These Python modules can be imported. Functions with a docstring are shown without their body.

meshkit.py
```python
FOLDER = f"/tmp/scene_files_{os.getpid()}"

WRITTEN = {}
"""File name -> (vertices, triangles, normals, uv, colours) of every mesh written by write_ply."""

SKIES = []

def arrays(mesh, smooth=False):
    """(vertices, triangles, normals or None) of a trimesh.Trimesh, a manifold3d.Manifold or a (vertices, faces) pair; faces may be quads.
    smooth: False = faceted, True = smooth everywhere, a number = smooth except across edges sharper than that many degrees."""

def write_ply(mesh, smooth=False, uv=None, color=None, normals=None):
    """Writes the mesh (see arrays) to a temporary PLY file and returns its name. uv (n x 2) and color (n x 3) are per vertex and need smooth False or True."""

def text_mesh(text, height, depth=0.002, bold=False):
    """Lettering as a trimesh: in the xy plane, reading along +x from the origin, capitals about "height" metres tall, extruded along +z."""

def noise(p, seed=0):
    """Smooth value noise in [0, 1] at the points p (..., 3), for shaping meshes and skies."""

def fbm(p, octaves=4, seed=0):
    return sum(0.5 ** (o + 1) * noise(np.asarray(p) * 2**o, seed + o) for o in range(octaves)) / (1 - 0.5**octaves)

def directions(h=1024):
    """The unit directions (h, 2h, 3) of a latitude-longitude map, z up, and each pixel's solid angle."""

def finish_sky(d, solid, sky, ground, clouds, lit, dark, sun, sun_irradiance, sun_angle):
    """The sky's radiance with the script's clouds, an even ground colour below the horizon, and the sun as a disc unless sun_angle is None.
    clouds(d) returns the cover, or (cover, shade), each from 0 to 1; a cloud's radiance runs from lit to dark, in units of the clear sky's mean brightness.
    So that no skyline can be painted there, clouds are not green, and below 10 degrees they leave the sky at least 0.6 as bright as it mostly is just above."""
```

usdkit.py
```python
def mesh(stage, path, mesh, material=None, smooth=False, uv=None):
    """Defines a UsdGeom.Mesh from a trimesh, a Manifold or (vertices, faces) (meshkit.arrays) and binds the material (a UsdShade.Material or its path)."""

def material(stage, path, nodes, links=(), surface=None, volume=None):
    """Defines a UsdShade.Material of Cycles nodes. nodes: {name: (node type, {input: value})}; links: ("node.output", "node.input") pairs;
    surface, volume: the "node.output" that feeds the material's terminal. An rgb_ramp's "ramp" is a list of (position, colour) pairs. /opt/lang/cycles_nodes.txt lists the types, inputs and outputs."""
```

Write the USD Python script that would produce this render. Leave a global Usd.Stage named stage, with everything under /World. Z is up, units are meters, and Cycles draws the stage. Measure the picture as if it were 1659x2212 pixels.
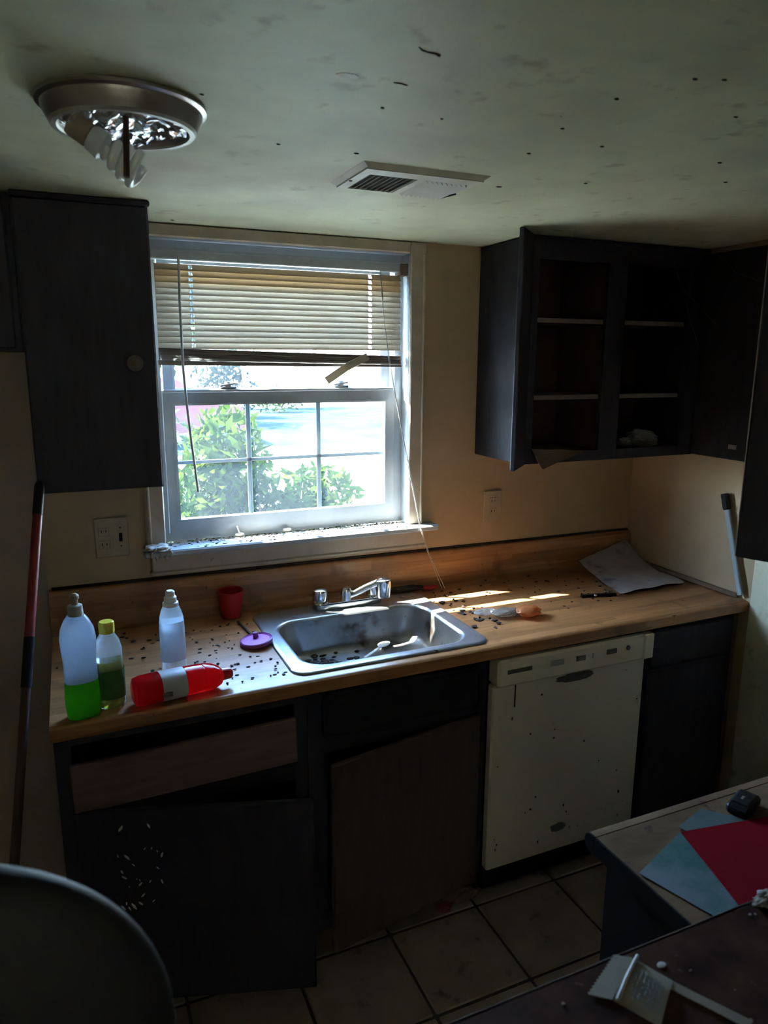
import math, numpy as np, trimesh, usdkit, meshkit
from pxr import Usd, UsdGeom, UsdLux, UsdShade, Gf, Sdf
from shapely.geometry import Polygon, box as sbox, Point

stage = Usd.Stage.CreateInMemory()
UsdGeom.SetStageUpAxis(stage, UsdGeom.Tokens.z)
UsdGeom.SetStageMetersPerUnit(stage, 1.0)
UsdGeom.Xform.Define(stage, '/World')
UsdGeom.Scope.Define(stage, '/World/Looks')
rng = np.random.default_rng(7)
V = np.array

# ------------------------------------------------------------------ camera, sky, sun, exposure
EXPOSURE = 5.35
SUN = 1.0
SKY = 7.0
SUN_DIR = V([-1.65, 1.0, 2.2])           # towards the sun
CAM = V([.1033, -2.3865, 1.7677]); YAW, PITCH, ROLL = np.radians([23.5325, -12.0402, .275]); FPX = 1555.3
fw = V([math.sin(YAW) * math.cos(PITCH), math.cos(YAW) * math.cos(PITCH), math.sin(PITCH)])
r0 = V([math.cos(YAW), -math.sin(YAW), 0]); u0 = np.cross(r0, fw)
rt = r0 * math.cos(ROLL) + u0 * math.sin(ROLL); up = u0 * math.cos(ROLL) - r0 * math.sin(ROLL)
cam = UsdGeom.Camera.Define(stage, '/World/camera')
cam.CreateHorizontalApertureAttr(36.0)
cam.CreateFocalLengthAttr(36.0 * FPX / 1659)
cam.CreateFStopAttr(8.5); cam.CreateFocusDistanceAttr(2.45)
cam.CreateExposureAttr(EXPOSURE)
cam.CreateClippingRangeAttr(Gf.Vec2f(.02, 1000))
cam.AddTransformOp().Set(Gf.Matrix4d(*rt, 0, *up, 0, *(-fw), 0, *CAM, 1))

M = {}
def material(name, nodes, links=(), surface=None):
    M[name] = usdkit.material(stage, '/World/Looks/' + name, nodes, links, surface=surface)
    return M[name]

sd = SUN_DIR / np.linalg.norm(SUN_DIR)
sky_m = material('sky', {'s': ('sky_texture', {'sky_type': 'hosek_wilkie', 'sun_direction': tuple(sd), 'turbidity': 3.0, 'ground_albedo': .3}),
                         'b': ('background_shader', {'strength': SKY})}, [('s.color', 'b.color')], 'b.background')
dome = UsdLux.DomeLight.Define(stage, '/World/sky'); UsdShade.MaterialBindingAPI.Apply(dome.GetPrim()).Bind(sky_m)
sun = UsdLux.DistantLight.Define(stage, '/World/sun')
sun.CreateIntensityAttr(SUN); sun.CreateNormalizeAttr(True); sun.CreateAngleAttr(.53); sun.CreateColorAttr(Gf.Vec3f(1, .93, .82))
sx_ = np.cross([0, 0, 1], sd); sx_ /= np.linalg.norm(sx_); sy_ = np.cross(sd, sx_)
sun.AddTransformOp().Set(Gf.Matrix4d(*sx_, 0, *sy_, 0, *sd, 0, 0, 0, 0, 1))

# ------------------------------------------------------------------ scene helpers
used, origin = {}, {}
def numbered(parent, name):
    k = (parent, name); n = used.get(k, 0); used[k] = n + 1
    return f'{parent}/{name}' if n == 0 else f'{parent}/{name}_{n:03d}'
def tag(p, label=None, cat=None, group=None, kind=None):
    for k, v in (('label', label), ('category', cat), ('group', group), ('kind', kind)):
        if v: p.SetCustomDataByKey(k, v)
    return p
def thing(name, label, cat=None, loc=(0, 0, 0), group=None, kind=None, parent='/World'):
    path = numbered(parent, name); x = UsdGeom.Xform.Define(stage, path)
    base = origin.get(parent, V([0., 0, 0])); loc = V(loc, float)
    if np.abs(loc - base).max() > 0: x.AddTranslateOp().Set(Gf.Vec3d(*(loc - base)))
    origin[path] = loc
    tag(x.GetPrim(), label, cat, group, kind)
    return path
def obj(name, mesh, m, parent='/World', smooth=False, label=None, cat=None, group=None, kind=None):
    """one Mesh prim; vertices are given in world coordinates"""
    path = numbered(parent, name)
    v, f, n = meshkit.arrays(mesh, smooth)
    base = origin.get(parent, V([0., 0, 0]))
    mm = usdkit.mesh(stage, path, trimesh.Trimesh(v - base, f, process=False), M[m] if m else None, smooth=False)
    if n is not None:
        from pxr import Vt
        mm.CreateNormalsAttr(Vt.Vec3fArray.FromNumpy(n.astype(np.float32))); mm.SetNormalsInterpolation('vertex')
    origin[path] = base
    tag(mm.GetPrim(), label, cat, group, kind)
    return path
cat_ = trimesh.util.concatenate

def cbox(lo, hi, b=.002):
    lo, hi = np.minimum(lo, hi).astype(float), np.maximum(lo, hi).astype(float)
    b = min(b, *( (hi - lo) * .45))
    pts = []
    for i in range(8):
        s = V([i & 1, i >> 1 & 1, i >> 2 & 1]); c = np.where(s, hi, lo); d = np.where(s, -1, 1) * b
        for k in range(3):
            p = c + d; p[k] = c[k]; pts.append(p)
    return trimesh.convex.convex_hull(V(pts))
def rotz(m, a, c):
    m = m.copy(); m.apply_transform(trimesh.transformations.rotation_matrix(math.radians(a), [0, 0, 1], c)); return m
def rot(m, a, axis, c):
    m = m.copy(); m.apply_transform(trimesh.transformations.rotation_matrix(math.radians(a), axis, c)); return m
def bar(p0, p1, w, h, side=(0, 0, 1), b=.001):
    """board from p0 to p1, w wide across, h thick along the direction nearest to side"""
    p0, p1 = V(p0, float), V(p1, float); d = p1 - p0; L = np.linalg.norm(d); d /= L
    s = V(side, float); s -= d * (s @ d); s /= np.linalg.norm(s); t = np.cross(s, d)
    m = cbox((0, -w / 2, -h / 2), (L, w / 2, h / 2), b)
    T = np.eye(4); T[:3, 0], T[:3, 1], T[:3, 2], T[:3, 3] = d, t, s, p0
    m.apply_transform(T); return m
def tube(path, r, n=10, cap=True):
    P = V(path, float); k = len(P); R = np.broadcast_to(r, (k,)).astype(float)
    T = np.gradient(P, axis=0); T /= np.linalg.norm(T, axis=1)[:, None]
    a = np.cross(T[0], [0, 0, 1.]); a = a if np.linalg.norm(a) > 1e-3 else V([1., 0, 0])
    rings = []
    for i in range(k):
        a = a - T[i] * (a @ T[i]); a /= np.linalg.norm(a); b = np.cross(T[i], a)
        t = np.linspace(0, 2 * math.pi, n, endpoint=False)
        rings.append(P[i] + R[i] * (np.cos(t)[:, None] * a + np.sin(t)[:, None] * b))
    return loft(rings, cap)
def loft(rings, cap=True):
    n = len(rings[0]); v = np.vstack(rings); f = []
    for i in range(len(rings) - 1):
        for j in range(n):
            a, b = i * n + j, i * n + (j + 1) % n
            f += [(a, b, b + n), (a, b + n, a + n)]
    if cap:
        c0, c1 = len(v), len(v) + 1; v = np.vstack([v, rings[0].mean(0), rings[-1].mean(0)]); e = (len(rings) - 1) * n
        for j in range(n):
            f += [(c0, (j + 1) % n, j), (c1, e + j, e + (j + 1) % n)]
    return trimesh.Trimesh(v, f, process=False)
def lathe(prof, c=(0, 0, 0), n=36):
    t = np.linspace(0, 2 * math.pi, n, endpoint=False)
    rings = [np.stack([max(r, 1e-5) * np.cos(t), max(r, 1e-5) * np.sin(t), np.full(n, z)], 1) + V(c) for r, z in prof]
    m = loft(rings, False); m.fix_normals() if False else None
    return m
def sring(cx, cy, z, rx, ry, n=36, p=2.6, a=0.):
    t = np.linspace(0, 2 * math.pi, n, endpoint=False)
    x = rx * np.sign(np.cos(t)) * np.abs(np.cos(t)) ** (2 / p); y = ry * np.sign(np.sin(t)) * np.abs(np.sin(t)) ** (2 / p)
    return np.stack([cx + x * math.cos(a) - y * math.sin(a), cy + x * math.sin(a) + y * math.cos(a), np.full(n, z)], 1)
def rrect(x0, y0, x1, y1, r, n=8):
    p = []
    for cx, cy, a in ((x1 - r, y1 - r, 0), (x0 + r, y1 - r, 90), (x0 + r, y0 + r, 180), (x1 - r, y0 + r, 270)):
        for t in np.radians(np.linspace(a, a + 90, n)): p.append((cx + r * math.cos(t), cy + r * math.sin(t)))
    return V(p)
def extr(poly, h): return trimesh.creation.extrude_polygon(poly, h, engine='earcut')
def plate_xz(poly, y0, y1):
    """polygon in (x, z), standing between y0 and y1"""
    m = extr(poly, abs(y1 - y0)); v = m.vertices.copy(); m.vertices = np.stack([v[:, 0], max(y0, y1) - v[:, 2], v[:, 1]], 1); return m
def plate_yz(poly, x0, x1):
    m = extr(poly, abs(x1 - x0)); v = m.vertices.copy(); m.vertices = np.stack([min(x0, x1) + v[:, 2], v[:, 0], v[:, 1]], 1); return m
def plate_xy(poly, z0, z1):
    m = extr(poly, abs(z1 - z0)); m.apply_translation((0, 0, min(z0, z1))); return m
def frame_xz(x0, z0, x1, z1, holes, y0, y1):
    p = sbox(x0, z0, x1, z1)
    for h in holes: p = p.difference(sbox(*h))
    return plate_xz(p, y0, y1)
def sheet(P, thick, nx=14, ny=14, bumps=.0, seed=0, scale=20):
    """thin crumpled sheet over four corners (in order), with thickness"""
    P = [V(p, float) for p in P]; u, w = np.meshgrid(np.linspace(0, 1, nx), np.linspace(0, 1, ny), indexing='ij'); u, w = u[..., None], w[..., None]
    g = P[0] * (1 - u) * (1 - w) + P[1] * u * (1 - w) + P[2] * u * w + P[3] * (1 - u) * w
    return grid_sheet(g, thick, bumps, seed, scale)
def grid_sheet(g, thick, bumps=0., seed=0, scale=20):
    nx, ny = g.shape[:2]
    nn = np.cross(g[-1, 0] - g[0, 0], g[0, -1] - g[0, 0]); nn /= np.linalg.norm(nn); nn = nn if nn[2] > 0 else -nn
    g = g + nn * ((meshkit.fbm(g.reshape(-1, 3) * scale, 3, seed).reshape(nx, ny, 1)) * bumps)
    v = np.vstack([g.reshape(-1, 3) + nn * thick, g.reshape(-1, 3)]); f = []; N = nx * ny
    for i in range(nx - 1):
        for j in range(ny - 1):
            a, b, c, d = i * ny + j, (i + 1) * ny + j, (i + 1) * ny + j + 1, i * ny + j + 1
            f += [(a, b, c), (a, c, d), (a + N, c + N, b + N), (a + N, d + N, c + N)]
    edge = [i * ny for i in range(nx)] + [(nx - 1) * ny + j for j in range(1, ny)] + [i * ny + ny - 1 for i in range(nx - 2, -1, -1)] + [j for j in range(ny - 2, 0, -1)]
    for a, b in zip(edge, edge[1:] + edge[:1]): f += [(a, a + N, b + N), (a, b + N, b)]
    m = trimesh.Trimesh(v, f, process=False); trimesh.repair.fix_normals(m); return m
def blob(c, r, seed=0, amp=.35, scale=2., sub=2):
    m = trimesh.creation.icosphere(sub, 1.0); v = m.vertices
    k = 1 + amp * (meshkit.fbm(v * scale + 10, 3, seed)[:, None] - .5) * 2
    m.vertices = v * k * V(r, float) + V(c, float); return m

# ------------------------------------------------------------------ materials
def mat(name, col, rough=.5, col2=None, scale=8., stretch=(1, 1, 1), lo=.35, hi=.65, detail=5., spots=None, bump=0., bscale=60., world=False, **kw):
    """principled paint / wood / metal: two tones mixed by stretched noise, optional spots of dirt (colour, scale, threshold)"""
    n = {'p': ('principled_bsdf', {'roughness': rough, **kw}), 'g': ('geometry', {}), 't': ('texture_coordinate', {}),
         'm': ('mapping', {'scale': tuple(map(float, stretch))})}
    l = [('g.position' if world else 't.object', 'm.vector')]
    src = None
    if col2 is not None:
        n['n'] = ('noise_texture', {'scale': scale, 'detail': detail, 'roughness': .6})
        n['r'] = ('rgb_ramp', {'ramp': [(lo, col), (hi, col2)]})
        l += [('m.vector', 'n.vector'), ('n.fac', 'r.fac')]; src = 'r.color'
    if spots:
        for i, (sc, ssc, th, soft) in enumerate(spots):
            n[f's{i}'] = ('noise_texture', {'scale': ssc, 'detail': 3., 'roughness': .55})
            n[f'q{i}'] = ('rgb_ramp', {'ramp': [(th, (0, 0, 0)), (min(th + soft, 1), (1, 1, 1))]})
            n[f'x{i}'] = ('mix_color', {'b': sc}) ; l += [('g.position' if world else 't.object', f's{i}.vector'), (f's{i}.fac', f'q{i}.fac'), (f'q{i}.color', f'x{i}.fac')]
            if src: l.append((src, f'x{i}.a'))
            else: n[f'x{i}'][1]['a'] = col
            src = f'x{i}.result'
    if src: l.append((src, 'p.base_color'))
    else: n['p'][1]['base_color'] = col
    if bump:
        n['bn'] = ('noise_texture', {'scale': bscale, 'detail': 3.}); n['b'] = ('bump', {'strength': bump, 'distance': .003})
        l += [('m.vector', 'bn.vector'), ('bn.fac', 'b.height'), ('b.normal', 'p.normal')]
    return material(name, n, l, 'p.BSDF')
def glow_through(name, col, trans, share, rough=.5, spec=.5):
    """thin stuff that lets light through: diffuse mixed with translucent"""
    return material(name, {'p': ('principled_bsdf', {'base_color': col, 'roughness': rough, 'specular_ior_level': spec}), 't': ('translucent_bsdf', {'color': trans}), 'm': ('mix_closure', {'fac': share})},
                    [('p.BSDF', 'm.closure1'), ('t.BSDF', 'm.closure2')], 'm.closure')

mat('wall_paint', (.45, .325, .20), .55, (.39, .28, .165), 3., spots=[((.36, .27, .18), 6., .66, .12)], bump=.15, bscale=120, world=True)
mat('alcove_darkened', (.36, .27, .22), .6, (.30, .22, .18), 3., world=True)
mat('panel_paint', (.68, .64, .48), .6, (.58, .54, .40), 5., stretch=(1, 1, .4), spots=[((.42, .40, .28), 14., .62, .1)], world=True)
mat('ceiling_paint', (.58, .62, .43), .6, (.49, .53, .365), 5., spots=[((.38, .37, .25), 16., .62, .12), ((.44, .46, .33), 3.0, .52, .2), ((.22, .20, .13), 42., .74, .03)], bump=.2, bscale=40, world=True)
mat('muntin_dark', (.10, .13, .145), .5)
mat('trim_paint', (.50, .42, .33), .45, (.42, .34, .26), 14., spots=[((.22, .16, .11), 30., .70, .06)])
mat('vinyl', (.42, .46, .50), .4, (.36, .40, .44), 10., spots=[((.33, .32, .30), 40., .70, .06)])
mat('dark_wood', (.034, .030, .040), .5, (.048, .042, .054), 6., stretch=(6, 6, 1), spots=[((.05, .042, .042), 45., .74, .03)], specular_ior_level=.14)
mat('dark_wood_worn', (.012, .011, .012), .5, (.026, .024, .027), 5., stretch=(3, 3, 1), spots=[((.08, .07, .068), 18., .72, .05)], specular_ior_level=.16)
mat('splattered_wood', (.028, .025, .034), .55, (.038, .034, .044), 6., stretch=(6, 6, 1), spots=[((.05, .04, .04), 30., .76, .02)], specular_ior_level=.12)
mat('paint_fleck', (.55, .53, .50), .6)
mat('red_brown_wood', (.17, .095, .09), .5, (.22, .125, .115), 7., stretch=(1, 1, 8), specular_ior_level=.15)
mat('door_brown', (.065, .043, .040), .5, (.085, .056, .052), 7., stretch=(6, 6, 1), specular_ior_level=.15)
mat('cabinet_inside', (.095, .044, .042), .6, (.12, .058, .052), 5.)
mat('knob_wood', (.10, .080, .065), .5)
mat('plaster_white', (.88, .88, .84), .7)
mat('trim_edge', (.11, .085, .08), .6)
mat('raw_edge', (.20, .15, .13), .7, (.26, .20, .17), 30.)
material('counter_wood', {'p': ('principled_bsdf', {'roughness': .32, 'specular_ior_level': .5}), 'g': ('geometry', {}), 'm': ('mapping', {'scale': (1.2, 16., 16.)}), 'n': ('noise_texture', {'scale': 5., 'detail': 5., 'roughness': .6}),
  'r': ('rgb_ramp', {'ramp': [(.3, (.30, .130, .050)), (.7, (.42, .205, .088))]}),
  'm2': ('mapping', {'scale': (1.9, 26., 26.)}), 'v': ('voronoi_texture', {'scale': 1., 'metric': 'chebychev'}), 'bw': ('rgb_to_bw', {}), 'r2': ('rgb_ramp', {'ramp': [(.2, (.78, .74, .70)), (.8, (1.15, 1.15, 1.15))]}), 'x': ('mix_color', {'blend_type': 'multiply', 'fac': 1.0}),
  's': ('noise_texture', {'scale': 9., 'detail': 3.}), 'q': ('rgb_ramp', {'ramp': [(.62, (0, 0, 0)), (.74, (.8, .8, .8))]}), 'y': ('mix_color', {'b': (.16, .075, .035)}),
  's2': ('noise_texture', {'scale': 60., 'detail': 3.}), 'q2': ('rgb_ramp', {'ramp': [(.70, (0, 0, 0)), (.74, (1, 1, 1))]}), 'z': ('mix_color', {'b': (.08, .045, .025)})},
 [('g.position', 'm.vector'), ('m.vector', 'n.vector'), ('n.fac', 'r.fac'), ('g.position', 'm2.vector'), ('m2.vector', 'v.vector'), ('v.color', 'bw.color'), ('bw.val', 'r2.fac'), ('r.color', 'x.a'), ('r2.color', 'x.b'),
  ('g.position', 's.vector'), ('s.fac', 'q.fac'), ('q.color', 'y.fac'), ('x.result', 'y.a'), ('g.position', 's2.vector'), ('s2.fac', 'q2.fac'), ('q2.color', 'z.fac'), ('y.result', 'z.a'), ('z.result', 'p.base_color')], 'p.BSDF')
mat('bar_wood', (.070, .031, .022), .6, (.032, .016, .012), 14., lo=.4, hi=.62, spots=[((.12, .07, .05), 70., .68, .06)], specular_ior_level=.03, world=True)
mat('peninsula_dark', (.016, .013, .012), .6, specular_ior_level=.05)
mat('peninsula_wood', (.165, .10, .055), .6, (.10, .056, .032), 7., stretch=(1, 2.5, 1), spots=[((.07, .035, .03), 22., .63, .08)], specular_ior_level=.03, world=True)
mat('steel', (.52, .55, .58), .30, (.42, .45, .48), 9., spots=[((.10, .08, .06), 26., .69, .05)], metallic=.85)
mat('bowl_steel', (.30, .30, .31), .36, (.20, .20, .20), 7., spots=[((.07, .05, .035), 9., .58, .12), ((.04, .03, .02), 60., .72, .04)], metallic=.8)
mat('chrome', (.72, .74, .76), .16, (.5, .48, .45), 25., lo=.5, hi=.8, metallic=1.0)
mat('almond', (.76, .66, .54), .45, (.70, .60, .49), 4., spots=[((.18, .14, .10), 38., .74, .03), ((.36, .30, .22), 7., .66, .12)])
mat('grey_print', (.10, .09, .08), .6); mat('pale_print', (.33, .31, .28), .6)
mat('black_plastic', (.010, .010, .011), .5, specular_ior_level=.15)
mat('grey_lens', (.13, .13, .13), .6)
mat('tile', (.21, .15, .115), .55, (.28, .20, .155), 9., spots=[((.10, .06, .05), 13., .62, .1)], bump=.1, world=True)
mat('grout', (.05, .035, .03), .9)
mat('nickel', (.40, .37, .34), .36, (.30, .27, .25), 12., metallic=.9)
mat('nickel_edge', (.62, .60, .55), .35, metallic=.8)
mat('foil', (.80, .82, .82), .22, metallic=1.0, bump=.0)
mat('rust', (.05, .020, .015), .7)
mat('porcelain', (.62, .66, .70), .35); mat('socket_tan', (.30, .24, .18), .6)
mat('bulb_glass', (.82, .84, .84), .2, subsurface_weight=0.)
mat('vent_paint', (.60, .60, .50), .5, (.52, .51, .42), 12.)
mat('vent_dark', (.035, .030, .028), .8)
mat('plate_ivory', (.42, .33, .23), .4, (.36, .28, .19), 20.)
mat('red_plastic', (.42, .012, .018), .3); mat('pole_red', (.20, .012, .014), .4)
mat('purple', (.42, .10, .46), .4); mat('purple_dark', (.16, .03, .18), .4)
mat('white_plastic', (.72, .74, .74), .4); mat('yellow_cap', (.75, .58, .04), .4); mat('cap_grey', (.45, .43, .40), .5)
mat('pole_blue', (.30, .36, .40), .4)
mat('crumb', (.035, .025, .02), .9); mat('fleck_pale', (.66, .64, .60), .8, (.40, .36, .30), 60.)
mat('green_label', (.055, .20, .05), .5, (.04, .11, .03), 30.)
mat('folder_red', (.15, .006, .010), .8, specular_ior_level=.02); mat('sheet_blue', (.125, .145, .155), .6, (.045, .10, .088), 7., lo=.42, hi=.6, specular_ior_level=.15, world=True); mat('sheet_grey', (.085, .105, .10), .6, (.06, .08, .075), 9., specular_ior_level=.15)
mat('paper_grey', (.40, .37, .37), .6, (.30, .27, .27), 6., spots=[((.13, .11, .12), 9., .62, .1)])
mat('liner', (.17, .11, .075), .8); mat('tissue', (.22, .20, .185), .8)
mat('label_white', (.46, .45, .47), .45); mat('label_white_b', (.20, .168, .125), .5)
mat('blurred_black', (.006, .006, .008), .6, specular_ior_level=.4)
mat('car_red', (.055, .010, .014), .4, specular_ior_level=.2); mat('tyre', (.02, .02, .02), .8); mat('car_glass', (.04, .05, .06), .08)
mat('bark', (.16, .11, .08), .9, (.10, .07, .05), 20.)
mat('unseen_bed_dark', (.055, .040, .028), .9, (.030, .022, .016), 9., world=True)
mat('dry_ground', (.37, .44, .38), .9, (.30, .36, .31), 1.5, spots=[((.20, .26, .12), .8, .60, .1)], world=True)
mat('lawn_green', (.013, .021, .019), .9, (.022, .032, .027), .8, specular_ior_level=0., world=True)
mat('outside_wall', (.55, .54, .50), .8)
mat('asphalt', (.28, .30, .32), .9)
glow_through('slat', (.50, .425, .335), (.36, .295, .215), .28)
glow_through('slat_tan', (.46, .33, .20), (.33, .225, .125), .28)
glow_through('unseen_blind_cloth', (.45, .37, .29), (.50, .40, .30), .6)  # cloth of the unseen blind, warms the light coming from behind
glow_through('slat_dark', (.20, .165, .14), (.10, .08, .06), .06)  # darker, less translucent copy of slat for the gathered stack and rail
glow_through('leaf', (.008, .016, .004), (.026, .042, .005), .55, .6, .0); glow_through('leaf_pale', (.014, .022, .010), (.03, .045, .018), .5, .6, .05); glow_through('leaf_dark', (.008, .014, .012), (.012, .02, .015), .4, .6, .05)
glow_through('milky', (.62, .66, .70), (.70, .76, .82), .55, .3)
material('pane', {'t': ('transparent_bsdf', {'color': (.93, .97, .97)}), 'g': ('glossy_bsdf', {'color': (1, 1, 1), 'roughness': .02}), 'f': ('layer_weight', {'blend': .5}), 'w': ('math', {'math_type': 'power', 'value2': 5.}), 'm': ('mix_closure', {}),
                  'd': ('diffuse_bsdf', {'color': (.7, .75, .75)}), 'u': ('translucent_bsdf', {'color': (.7, .76, .76)}), 'du': ('mix_closure', {'fac': .6}), 'o': ('mix_closure', {'fac': .006})},
         [('f.facing', 'w.value1'), ('w.value', 'm.fac'), ('t.BSDF', 'm.closure1'), ('g.BSDF', 'm.closure2'), ('d.BSDF', 'du.closure1'), ('u.BSDF', 'du.closure2'), ('m.closure', 'o.closure1'), ('du.closure', 'o.closure2')], 'o.closure')
def liquid(name, col, trans, rough=.12, share=.35, tcol=None):
    material(name, {'p': ('principled_bsdf', {'base_color': col, 'roughness': rough, 'transmission_weight': trans, 'ior': 1.36}), 't': ('translucent_bsdf', {'color': tcol or col}), 'm': ('mix_closure', {'fac': share})},
             [('p.BSDF', 'm.closure1'), ('t.BSDF', 'm.closure2')], 'm.closure')
liquid('green_soap', (.10, .46, .03), .35, share=.5, tcol=(.14, .60, .04)); liquid('green_liquid', (.50, .46, .04), .6, share=.3); liquid('red_liquid', (.75, .015, .02), .55, share=.45, tcol=(.9, .02, .02))
liquid('clear_plastic', (.86, .90, .92), .85, share=.12); liquid('frosted', (.55, .60, .66), .3, share=.5, tcol=(.66, .73, .82)); liquid('orange_plastic', (.65, .25, .10), .4, share=.3); liquid('dull_plastic', (.45, .40, .36), .6, share=.2)

CEIL = 2.165; XR = 2.306; XL = -.95; YB = -4.4
# ------------------------------------------------------------------ the room
op = dict(x0=.347, x1=1.25, z0=1.138, z1=2.14)
obj('wall_back', frame_xz(XL - .12, -.02, XR + .12, CEIL + .02, [(op['x0'], op['z0'], op['x1'], op['z1'])], 0, .13), 'wall_paint', kind='structure', label='cream painted kitchen wall around the window')
obj('wall_right', cbox((XR, YB - .12, -.02), (XR + .12, 0, CEIL + .02), .001), 'wall_paint', kind='structure', label='yellowed wall at the right end of the counter')
obj('unseen_eave', cbox((XL - .5, .1305, 2.245), (XR + .5, .250, 2.40), .005), 'outside_wall', kind='structure', label='unseen roof edge above the window, placed to keep the sun off the blind')  # out of view, shades the blind from direct sun
obj('wall_alcove', cbox((XL + .001, -.004, .001), (-.001, -.0002, 1.778), .0005), 'alcove_darkened', kind='structure', label='brown wall inside the empty appliance gap, coloured darker against the light from behind')  # same wall, colour darkened to offset the light from behind the camera
obj('wall_end', cbox((XR - .007, -1.428, .001), (XR - .0002, -.648, 1.419), .002), 'panel_paint', kind='structure', label='paler wall board at right beyond the counter end')
obj('wall_left', cbox((XL - .12, YB - .12, -.02), (XL, 0, CEIL + .02), .001), 'wall_paint', kind='structure', label='wall at the far left beyond the empty appliance gap')
w2 = dict(x0=-.92, x1=.58, z0=.50, z1=2.0)
obj('wall_front', frame_xz(XL - .12, -.02, XR + .12, CEIL + .02, [(w2['x0'], w2['z0'], w2['x1'], w2['z1'])], YB - .12, YB), 'wall_paint', kind='structure', label='wall behind the camera with an opening for the unseen window')
t = thing('unseen_window_2', 'unseen window behind the camera, placed to light the near side of the room', kind='structure', loc=(-.17, YB, .50))  # out of view, lights the cabinet fronts, floor and near ceiling
obj('frame', frame_xz(w2['x0'], w2['z0'], w2['x1'], w2['z1'], [(w2['x0'] + .05, w2['z0'] + .05, w2['x1'] - .05, w2['z1'] - .05)], YB - .09, YB - .03), 'vinyl', t)
obj('pane', cbox((w2['x0'] + .045, YB - .063, w2['z0'] + .045), (w2['x1'] - .045, YB - .060, w2['z1'] - .045), .0005), 'pane', t)
obj('unseen_blind', cbox((w2['x0'] + .01, YB - .022, w2['z0'] + .01), (w2['x1'] - .01, YB - .0205, w2['z1'] - .01), .0003), 'unseen_blind_cloth', t)  # out of view, softens and warms the light through this opening
obj('ceiling', cbox((XL - .12, YB - .12, CEIL), (XR + .12, .13, CEIL + .14), .001), 'ceiling_paint', kind='structure', label='stained greenish white ceiling with scuffs')
fl = thing('floor', 'brown square tile floor with dark grout', kind='structure')
obj('grout_bed', cbox((XL, YB, -.06), (XR, 0, -.004), .001), 'grout', fl)
T_ = .311; tx0, ty0 = 1.210, -.624
for i in range(-8, 5):
    for j in range(-8, 4):
        x0, y0 = tx0 + i * T_, ty0 + j * T_
        a = V([max(x0 + .004, XL), max(y0 + .004, YB)]); b = V([min(x0 + T_ - .004, XR), min(y0 + T_ - .004, 0)])
        if (b - a).min() > .02 and y0 > -2.7:
            obj('tile', cbox((*a, -.012), (*b, rng.uniform(-.001, .001)), .004), 'tile', fl)

# ------------------------------------------------------------------ the window
w = thing('window_1', 'white double-hung window over the sink', kind='structure', loc=(.8, 0, 1.16))
for x0, x1 in ((.302, .362), (1.235, 1.295)):
    c = obj('casing', cat_([cbox((x0, -.015, 1.16), (x1, 0, 2.163), .004), cbox((x0 + (.006 if x0 < .8 else .046), -.022, 1.16), (x0 + (.016 if x0 < .8 else .056), -.013, 2.125), .003)]), 'trim_paint', w)
obj('casing', cat_([cbox((.362, -.015, 2.125), (1.235, 0, 2.163), .004)]), 'trim_paint', w)
obj('jamb', cbox((1.235, 0, 1.16), (1.25, .13, 2.125), .001), 'vinyl', w); obj('jamb', cbox((.347, 0, 1.16), (.362, .13, 2.125), .001), 'trim_paint', w); obj('jamb', cbox((.347, 0, 2.125), (1.25, .13, 2.14), .001), 'vinyl', w)
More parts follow.
